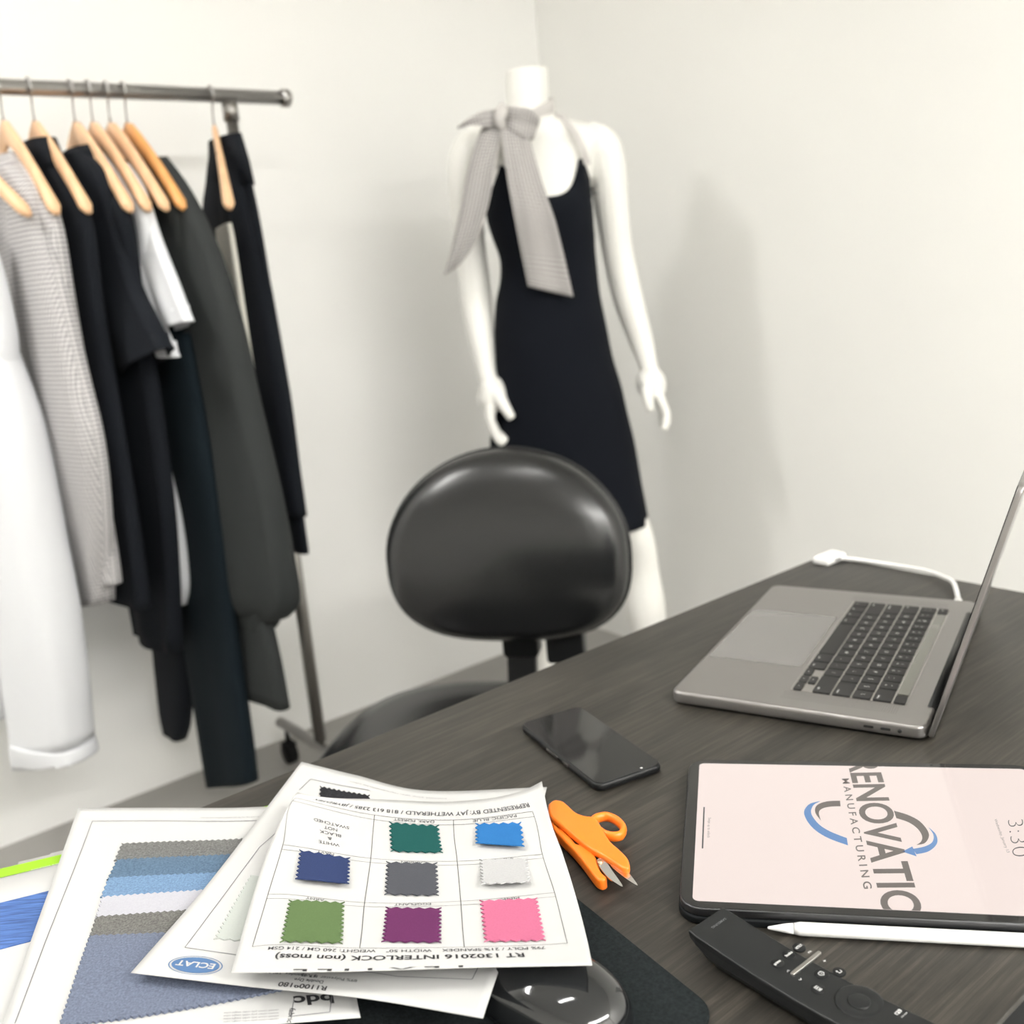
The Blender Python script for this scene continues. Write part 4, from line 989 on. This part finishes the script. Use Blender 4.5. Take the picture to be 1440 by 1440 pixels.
# black jacket by the rack post
g, A_ = garment('black_jacket', 'black jacket with a pale button hanging beside the rack post', 304, 'jacket')
body(g, M['cloth_black'], [(-.088, -.03, .03, .014, .0), (-.105, -.06, .06, .016, 0), (-.16, -.10, .09, .018, 0), (-.24, -.15, .11, .018, 0), (-.40, -.16, .12, .018, 0), (-.6, -.16, .12, .018, .0), (-.9, -.15, .12, .018, 0), (-.98, -.15, .12, .018, 0)], 'body', seed=20, fold=.002)
b = MB(); b.rings([[(math.cos(a_) * rw + .01, math.sin(a_) * rt, z) for a_ in [2 * math.pi * j / 28 for j in range(28)]] for rw, rt, z in ((.10, .020, -.19), (.09, .020, -.14), (.07, .019, -.085), (.06, .015, -.088), (.08, .017, -.13))], cap1=False)
b.build('collar', M['cloth_black'], g)
sleeve(g, A_, [(336, 215, .04, .016), (351, 285, .06, .022), (372, 390, .085, .026), (390, 490, .09, .027), (404, 570, .085, .026), (415, 650, .075, .024), (426, 722, .068, .022)], M['cloth_black'], g, 'sleeve', toff=-.004, fold=.003, k=3, seed=21)
w_, z_ = A_(318, 288, -.024); b = MB(); b.lathe([(.009, 0), (.009, .003), (.006, .004), (.0001, .004)], (w_, -.022, z_), ax=Vector((0, -1, 0)), n=18); b.build('button', M['cloth_beige'], g)

# ------------------------------------------------------------------ office chairs
def make_chair():
    """local frame: +y is the sitter's front"""
    t = empty('office_chair', (0, 0, 0), 0)
    def superell(a_, e): return abs(math.cos(a_)) ** e * (1 if math.cos(a_) >= 0 else -1), abs(math.sin(a_)) ** e * (1 if math.sin(a_) >= 0 else -1)
    # seat cushion
    b = MB(); rg = []
    for j, (f, z) in enumerate([(.80, .405), (.93, .408), (.99, .425), (1.0, .445), (.97, .468), (.90, .482), (.78, .488), (.55, .487), (.3, .484), (.02, .483)]):
        rg.append([(superell(2 * math.pi * k / 56, .72)[0] * .262 * f, superell(2 * math.pi * k / 56, .72)[1] * .235 * f + .235, z) for k in range(56)])
    b.rings(rg); b.build('seat', M['black_leather'], t)
    b = MB(); b.box((0, .235, .395), (.30, .28, .02)); b.build('seat_plate', M['black_plastic'], t)
    # backrest cushion : outline widest a little under the middle
    zc = .705; tilt = R(-7)
    def BT(x, y, z):  # y depth towards front, z up relative to zc
        y2 = y * math.cos(tilt) + z * math.sin(tilt); z2 = -y * math.sin(tilt) + z * math.cos(tilt)
        return (x, y2 - .03 + .35 * x * x * 1.2, z2 + zc)
    def outl(k, n, f):
        a_ = 2 * math.pi * k / n; c, s = superell(a_, 1.0 if math.sin(a_) > 0 else .74)
        return c * .220 * f, s * (.186 if s > 0 else .160) * f
    b = MB(); rg = []; n = 64
    for f, y in [(.90, -.028), (.955, -.024), (.99, -.012), (1, .0), (.990, .012), (.960, .024), (.90, .036), (.82, .045), (.68, .055), (.5, .062), (.35, .066), (.18, .069), (.02, .070)]:
        rg.append([BT(*((lambda o_: (o_[0], y, o_[1]))(outl(k, n, f)))) for k in range(n)])
    b.rings(rg); bk = b.build('backrest', M['black_leather'], t)
    b = MB(); rg = []
    for f, y in [(1.012, -.008), (1.022, -.014), (1.015, -.024), (.96, -.036), (.8, -.046), (.4, -.052), (.02, -.053)]:
        rg.append([BT(*((lambda o_: (o_[0], y, o_[1]))(outl(k, n, f)))) for k in range(n)])
    b.rings(rg); b.build('back_shell', M['black_plastic'], bk)
    # upright bar and bracket
    b = MB(); pts = [(0, -.088, .68), (0, -.085, .60), (0, -.078, .52), (0, -.055, .43), (0, .0, .385), (0, .12, .38)]
    sm_ = smooth_path(pts, 24); rg = []
    for i, p in enumerate(sm_):
        tn = Vector(sm_[min(i + 1, 24)]) - Vector(sm_[max(i - 1, 0)]); tn.normalize(); nn_ = Vector((0, -tn.z, tn.y))
        rg.append([Vector(p) + Vector((x_, 0, 0)) + nn_ * y_ for x_, y_ in ((-.027, -.008), (.027, -.008), (.027, .008), (-.027, .008))])
    b.rings(rg, smooth=False); b.build('back_bar', M['black_plastic'], t)
    b = MB(); b.prism(rrect(-.034, .49, .034, .57, .01, 4), -.104, -.062, T=lambda a_, c, z: (a_, z, c), bev=.004); o = b.build('height_bracket', M['black_plastic'], t); fix_normals(o)
    b = MB(); b.prism(rrect(-.125, .49, -.055, .60, .008, 4), -.075, -.035, T=lambda a_, c, z: (a_, z, c), bev=.004); o = b.build('recline_housing', M['black_plastic'], t); fix_normals(o)
    b = MB(); b.lathe([(.03, .12), (.03, .24), (.016, .245), (.016, .385)], (0, .235, 0)); b.build('gas_lift', M['black_plastic'], t)
    b = MB(); b.lathe([(.042, .075), (.045, .09), (.04, .13), (.03, .135)], (0, .235, 0)); hub = b.build('base_hub', M['black_plastic'], t)
    for k in range(5):
        a_ = R(72 * k + 18); d = Vector((math.cos(a_), math.sin(a_), 0)); c = Vector((0, .235, 0))
        b = MB(); b.tube([c + d * .03 + ZZ * .105, c + d * .16 + ZZ * .098, c + d * .29 + ZZ * .075], [.022, .018, .013], n=12); b.build('base_leg', M['black_plastic'], t)
        b = MB(); s_ = Vector((-d.y, d.x, 0)); e = c + d * .285
        for q_ in (-1, 1): b.tube([e + s_ * (q_ * .006) + ZZ * .027, e + s_ * (q_ * .024) + ZZ * .027], .027, n=20)
        b.tube([e + ZZ * .03, e + ZZ * .075], .006, n=8); b.build('caster', M['rubber'], t)
    return t
chair = make_chair()
tag(chair, 'black leather office chair with oval backrest facing the desk, before the mannequin', 'office chair')
BP = aty(712, 768, 1.66); chair.location = (BP.x - .008, 1.715, 0); chair.rotation_euler = (0, 0, R(180 - 14))
# ------------------------------------------------------------------ mannequin
MY = 2.45
man = empty('mannequin', (aty(800, 700, MY).x, MY, 0)); MO = Vector(man.location)
tag(man, 'white headless female mannequin standing in the room corner', 'mannequin')
def mp_(px, py, dy=0): p = aty(px, py, MY + dy) - MO; return p
def zat(py, px=780): return aty(px, py, MY).z
def xs(px, py): return aty(px, py, MY).x - MO.x
parts = MB()
def ell_rings(mb, rows, n=36, mi=0, cap0=True, cap1=True, exp=2.0, uv=False):
    """rows (cx, cy, z, rx, ry[, tiltx])"""
    rg = []; uvv = []
    for (cx, cy, z, rx, ry) in rows:
        ring_ = []
        for k in range(n):
            a_ = 2 * math.pi * k / n; c, s = math.cos(a_), math.sin(a_); e = 2 / exp
            ring_.append((cx + rx * abs(c) ** e * (1 if c >= 0 else -1), cy + ry * abs(s) ** e * (1 if s >= 0 else -1), z))
        rg.append(ring_)
    mb.rings(rg, mi, cap0, cap1)
# torso silhouette (pixel left/right at a row) -> ellipse rows, then a smooth loft
T_rows = [(711, 770, 98, .048, 0), (711, 771, 125, .049, .0), (712, 773, 150, .052, 0), (702, 786, 168, .060, .005), (668, 835, 184, .070, .008), (652, 856, 202, .080, .010),
          (676, 836, 235, .098, .004), (683, 829, 268, .112, -.006), (688, 830, 300, .118, -.012), (699, 833, 340, .104, -.004), (710, 836, 385, .092, 0), (705, 842, 422, .098, .004), (700, 852, 465, .112, .008), (698, 862, 520, .122, .012), (700, 870, 570, .122, .012), (704, 878, 620, .115, .008)]
def row_of(L, Rr, py, ry, cy):
    a_ = mp_(L, py); c_ = mp_(Rr, py); return ((a_.x + c_.x) / 2, cy, (a_.z + c_.z) / 2 , (c_.x - a_.x) / 2, ry)
TR = [row_of(*r) for r in T_rows]
ell_rings(parts, smooth_path(TR, 60), n=40)
def limb(mb, pts, n=16, m=24):
    P = smooth_path([tuple(p) + (r,) for p, r in pts], m)
    mb.tube([p[:3] for p in P], [max(p[3], .002) for p in P], n=n)
def V3(px, py, dy): p = mp_(px, py, 0); return (p.x, dy, p.z)
armL = [(V3(686, 184, .01), .022), (V3(668, 198, .01), .034), (V3(659, 214, .01), .041), (V3(655, 245, .015), .043), (V3(656, 290, .02), .039), (V3(661, 345, .03), .036), (V3(666, 385, .03), .037), (V3(670, 425, .02), .038), (V3(677, 475, -.01), .032), (V3(684, 520, -.035), .0235), (V3(690, 540, -.045), .022)]
armR = [(V3(824, 181, .01), .022), (V3(842, 194, .01), .034), (V3(850, 210, .01), .043), (V3(856, 245, .015), .044), (V3(861, 290, .02), .040), (V3(869, 345, .03), .037), (V3(877, 385, .03), .037), (V3(886, 425, .02), .036), (V3(900, 475, 0), .030), (V3(910, 512, -.01), .0225), (V3(914, 528, -.015), .021)]
limb(parts, armL); limb(parts, armR)
# left-hand-side hand (pixels from the enlarged crop): palm, curled fingers towards the dress, thumb
def hz(X, Y): return (640 + X / 8, 480 + Y / 8)
limb(parts, [(V3(*hz(390, 440), -.045), 0.0279), (V3(*hz(430, 540), -.05), 0.0368), (V3(*hz(430, 640), -.05), 0.0394), (V3(*hz(415, 720), -.05), 0.0330)])
for k, dy in enumerate((-.082, -.064, -.047, -.032)):
    e = 1 - .05 * k
    limb(parts, [(V3(*hz(400 - 6 * k, 690), dy + .005), 0.0146), (V3(*hz(395 - 4 * k, 810), dy), 0.0133), (V3(*hz(420, 915), dy), 0.0127), (V3(*hz(470 + 6 * k, 1010 - 14 * k), dy), 0.0121), (V3(*hz(520 + 4 * k, 1075 - 26 * k), dy), 0.0108), (V3(*hz(560 + 4 * k, 1010 - 20 * k), dy), 0.0089)], n=10, m=14)
limb(parts, [(V3(*hz(480, 560), -.075), 0.0191), (V3(*hz(530, 640), -.095), 0.0152), (V3(*hz(580, 720), -.105), 0.0133), (V3(*hz(630, 800), -.105), 0.0108)], n=10, m=12)
def hr(X, Y): return (860 + X / 8, 480 + Y / 8)
limb(parts, [(V3(*hr(390, 330), -.015), 0.0267), (V3(*hr(420, 430), -.018), 0.0356), (V3(*hr(455, 530), -.02), 0.0343), (V3(*hr(490, 600), -.02), 0.0254)])
for k, dy in enumerate((-.046, -.03, -.014, .002)):
    limb(parts, [(V3(*hr(480 - 3 * k, 560), dy), 0.0142), (V3(*hr(530 + 4 * k, 680), dy), 0.0130), (V3(*hr(572 + 4 * k, 780), dy), 0.0121), (V3(*hr(570 + 2 * k, 880 - 16 * k), dy - .004), 0.0112), (V3(*hr(540, 960 - 26 * k), dy - .008), 0.0091)], n=10, m=14)
limb(parts, [(V3(*hr(370, 450), -.045), 0.0178), (V3(*hr(360, 560), -.06), 0.0150), (V3(*hr(370, 660), -.066), 0.0130), (V3(*hr(385, 745), -.066), 0.0102)], n=10, m=12)
# legs
zk = .50
hipz = mp_(790, 620).z
xR = mp_(893, 745).x; xR2 = mp_(918, 860).x
def leg(xh, xk, xa, yk=-.02, ya=.03, foot=1):
    limb(parts, [((xh, .0, hipz + .02), .080), ((lerp(xh, xk, .45), -.005, .66), .062), ((xk, yk, .52), .044), ((xk + .012, yk + .01, .44), .041), ((lerp(xk, xa, .3), .01, .34), .052), ((lerp(xk, xa, .7), .025, .20), .038), ((xa, ya, .095), .029), ((xa, ya - .005, .055), .031)], n=20, m=36)
    limb(parts, [((xa, ya + .03, .045), .026), ((xa, ya - .02, .048), .032), ((xa + .01 * foot, ya - .09, .032), .030), ((xa + .015 * foot, ya - .15, .022), .022), ((xa + .015 * foot, ya - .175, .018), .015)], n=14, m=16)
leg(.055, xR, xR2 + .012, yk=-.01)
leg(-.095, -.075, -.09, yk=-.05, ya=.0, foot=-1)
body_o = parts.build('body', M['mannequin'], man)
rm = body_o.modifiers.new('remesh', 'REMESH'); rm.mode = 'VOXEL'; rm.voxel_size = .0038; rm.use_smooth_shade = True
sm = body_o.modifiers.new('smooth', 'CORRECTIVE_SMOOTH') if False else body_o.modifiers.new('smooth', 'SMOOTH'); sm.factor = .5; sm.iterations = 3
b = MB(); b.lathe([(.17, 0), (.17, .006), (.165, .01), (.0001, .011)], (0, -.02, 0), n=48); b.build('base_plate', M['steel'], man)
# neck cap ring: flat top already closed by the torso loft

# dress worn by the mannequin
dr = empty('black_dress', MO); tag(dr, 'fitted black knee-length scoop neck dress on the mannequin', 'dress')
D_rows = [(693, 826, 246, .112, .0), (687, 828, 270, .124, -.006), (686, 830.5, 300, .129, -.012), (695, 833, 330, .120, -.006), (705, 835, 360, .107, -.0), (705, 838, 390, .103, 0), (699, 842, 422, .108, .004), (697, 851, 465, .122, .008), (695, 860, 510, .132, .010), (694, 872, 550, .136, .012), (692, 881, 590, .135, .012), (691, 891, 632, .13, .010), (697, 901, 690, .125, .008), (704, 911, 743, .12, .006)]
DR = smooth_path([row_of(*r) for r in D_rows], 64)
n = 72; rg = []; scoopc = -math.pi / 2
ztop = DR[0][2]
for j, (cx, cy, z, rx, ry) in enumerate(DR):
    ring_ = []
    for k in range(n):
        a_ = 2 * math.pi * k / n; c, s = math.cos(a_), math.sin(a_)
        ring_.append([cx + (rx + .003) * c, cy + (ry + .003) * s, z])
    rg.append(ring_)
# scoop neckline in front: drop the first rings, raise the strap points
for j in range(9):
    for k in range(n):
        a_ = 2 * math.pi * k / n; c, s = math.cos(a_), math.sin(a_)
        f = (1 - j / 9) ** 1.2
        if s < 0:
            scoop = -.062 * max(0, 1 - (abs(c - .15) / .62) ** 2.4) + .022 * math.exp(-((abs(c) - .80) / .14) ** 2)
        else: scoop = -.04 * max(0, 1 - (abs(c) / .75) ** 2) + .02 * math.exp(-((abs(c) - .80) / .14) ** 2)
        rg[j][k][2] += scoop * f
inner = [[(p[0] * 1, p[1], p[2]) for p in rg[0]]]
b = MB(); b.rings(rg, cap0=False, cap1=False)
do = b.build('dress_body', M['dress'], dr)
so_ = do.modifiers.new('solid', 'SOLIDIFY'); so_.thickness = .003; so_.offset = 0
for L in ([(822, 236, -.075), (815, 215, -.085), (806, 195, -.078), (795, 178, -.055), (784, 164, -.03), (772, 158, .02)], [(692, 240, -.08), (694, 215, -.088), (700, 190, -.075), (708, 172, -.05), (714, 162, .0)]):
    pts = []
    for X, Y, dy in L:
        p = mp_(X, Y); pts.append((p.x, dy, p.z))
    P = smooth_path(pts, 20); b = MB()
    rr2 = [[Vector(p) + Vector((dx, dyy, dx * .1)) for dx, dyy in ((-.0075, -.001), (.0075, -.001), (.0075, .0015), (-.0075, .0015))] for p in P]
    b.rings(rr2, smooth=False); o = b.build('strap', M['scarf'], dr); fix_normals(o)

# neck scarf tied in a bow
sc = empty('neck_scarf', MO); tag(sc, 'grey checked scarf tied in a bow around the mannequin neck with long tails', 'scarf')
def ribbon(left, right, name, thick=.0025, m=26, wav=.006, nu=10, ph=0):
    """left / right edge paths as (px, py, depth)"""
    def P(L): 
        out = []
        for X, Y, dy in L: p = mp_(X, Y); out.append((p.x, dy, p.z))
        return smooth_path(out, m)
    a_, c_ = P(left), P(right); b = MB(); Lw = math.dist(a_[m // 2], c_[m // 2]); Ln = sum(math.dist(a_[i], a_[i + 1]) for i in range(m))
    def f(s, t, off):
        i = t * m; i0 = min(int(i), m - 1); q_ = i - i0
        l = Vector(a_[i0]).lerp(Vector(a_[i0 + 1]), q_); r_2 = Vector(c_[i0]).lerp(Vector(c_[i0 + 1]), q_)
        p = l.lerp(r_2, s); p.y += wav * math.sin(s * 9 + ph + t * 2) * (.4 + .6 * t) + off; return p
    b.grid(nu, m, lambda s, t: f(s, t, 0), uvfn=lambda s, t: (s * Lw, t * Ln)); b.grid(nu, m, lambda s, t: f(s, t, thick), flip=True, uvfn=lambda s, t: (s * Lw, t * Ln))
    n1 = (nu + 1) * (m + 1); bdr = list(range(nu)) + [nu + (nu + 1) * j for j in range(m)] + [m * (nu + 1) + nu - i for i in range(nu)] + [(m - j) * (nu + 1) for j in range(m)]
    for k in range(len(bdr)): x, y = bdr[k], bdr[(k + 1) % len(bdr)]; b.f.append((x, y, y + n1, x + n1)); b.m.append(0); b.sm.append(False)
    o = b.build(name, M['scarf'], sc); fix_normals(o); return o
ribbon([(690, 170, -.085), (672, 200, -.10), (658, 250, -.115), (648, 300, -.115), (638, 345, -.11), (627, 388, -.10)], [(706, 172, -.095), (703, 205, -.12), (696, 240, -.135), (688, 290, -.14), (672, 340, -.13), (650, 372, -.115)], 'tail', ph=1)
ribbon([(702, 178, -.105), (706, 215, -.14), (712, 260, -.155), (720, 305, -.16), (730, 355, -.145), (740, 402, -.135)], [(738, 180, -.105), (744, 215, -.135), (758, 265, -.155), (774, 312, -.16), (787, 360, -.145), (800, 416, -.135)], 'tail', ph=0)
# bow loops
ribbon([(703, 162, -.10), (680, 166, -.11), (660, 175, -.10), (645, 186, -.09)], [(704, 184, -.10), (684, 188, -.12), (664, 186, -.11), (646, 189, -.09)], 'bow_loop', wav=.004, m=12)
ribbon([(706, 160, -.10), (724, 162, -.125), (745, 166, -.125), (757, 178, -.11)], [(706, 186, -.10), (720, 196, -.125), (738, 206, -.125), (748, 204, -.11)], 'bow_loop', wav=.005, m=12, ph=2)
# knot and neck band
b = MB(); kn = []
for j in range(9):
    p = mp_(704 + 1.5 * math.sin(j), 158 + j * 4.2); kn.append((p.x, -.108 - .008 * math.sin(j / 8 * math.pi), p.z))
b.tube(kn, [.006, .011, .014, .015, .014, .013, .012, .010, .006], n=14); b.build('knot', M['scarf'], sc)
b = MB(); rg = []
for k in range(41):
    a_ = R(-90 - 20 + 360 * k / 41); top = .012 + .014 * math.cos(a_ - R(0)); 
    px_, py_ = 742 + 0, 150; base_ = mp_(742, 152); cxn, czn = base_.x, base_.z
    rx_, ry_ = .056, .058; slant = .012 * math.cos(a_) + .012 * math.sin(a_)
    p = Vector((cxn + rx_ * math.cos(a_), .002 + ry_ * math.sin(a_), czn - .012 + slant)); o_ = Vector((math.cos(a_), math.sin(a_), 0))
    hgt = .010 + .008 * max(0, math.cos(a_))
    rg.append([p + o_ * .003 - ZZ * hgt, p + o_ * .006, p + o_ * .003 + ZZ * hgt, p - o_ * .001 + ZZ * hgt, p - o_ * .001 - ZZ * hgt])
b.rings(rg, closed=True); o = b.build('neck_band', M['scarf'], sc); fix_normals(o)

# ------------------------------------------------------------------ camera, world, colour
cam = bpy.data.cameras.new('camera'); co = bpy.data.objects.new('camera', cam); COL.objects.link(co)
cam.sensor_width = 36; cam.sensor_fit = 'HORIZONTAL'; cam.lens = 36 * FPX / 1440; cam.clip_start = .02
co.matrix_world = Matrix(((CR.x, CU.x, -CF.x, CAM.x), (CR.y, CU.y, -CF.y, CAM.y), (CR.z, CU.z, -CF.z, CAM.z), (0, 0, 0, 1)))
cam.dof.use_dof = True; cam.dof.focus_distance = .74; cam.dof.aperture_fstop = cam.lens / 1000 / .0056
scene.camera = co
w = bpy.data.worlds.new('world'); scene.world = w; w.use_nodes = True
w.node_tree.nodes['Background'].inputs[0].default_value = (1, .98, .95, 1); w.node_tree.nodes['Background'].inputs[1].default_value = .3
vs_ = scene.view_settings; vs_.view_transform = 'Standard'; vs_.look = 'None'; vs_.gamma = 1; vs_.use_curve_mapping = False; vs_.exposure = 0.0
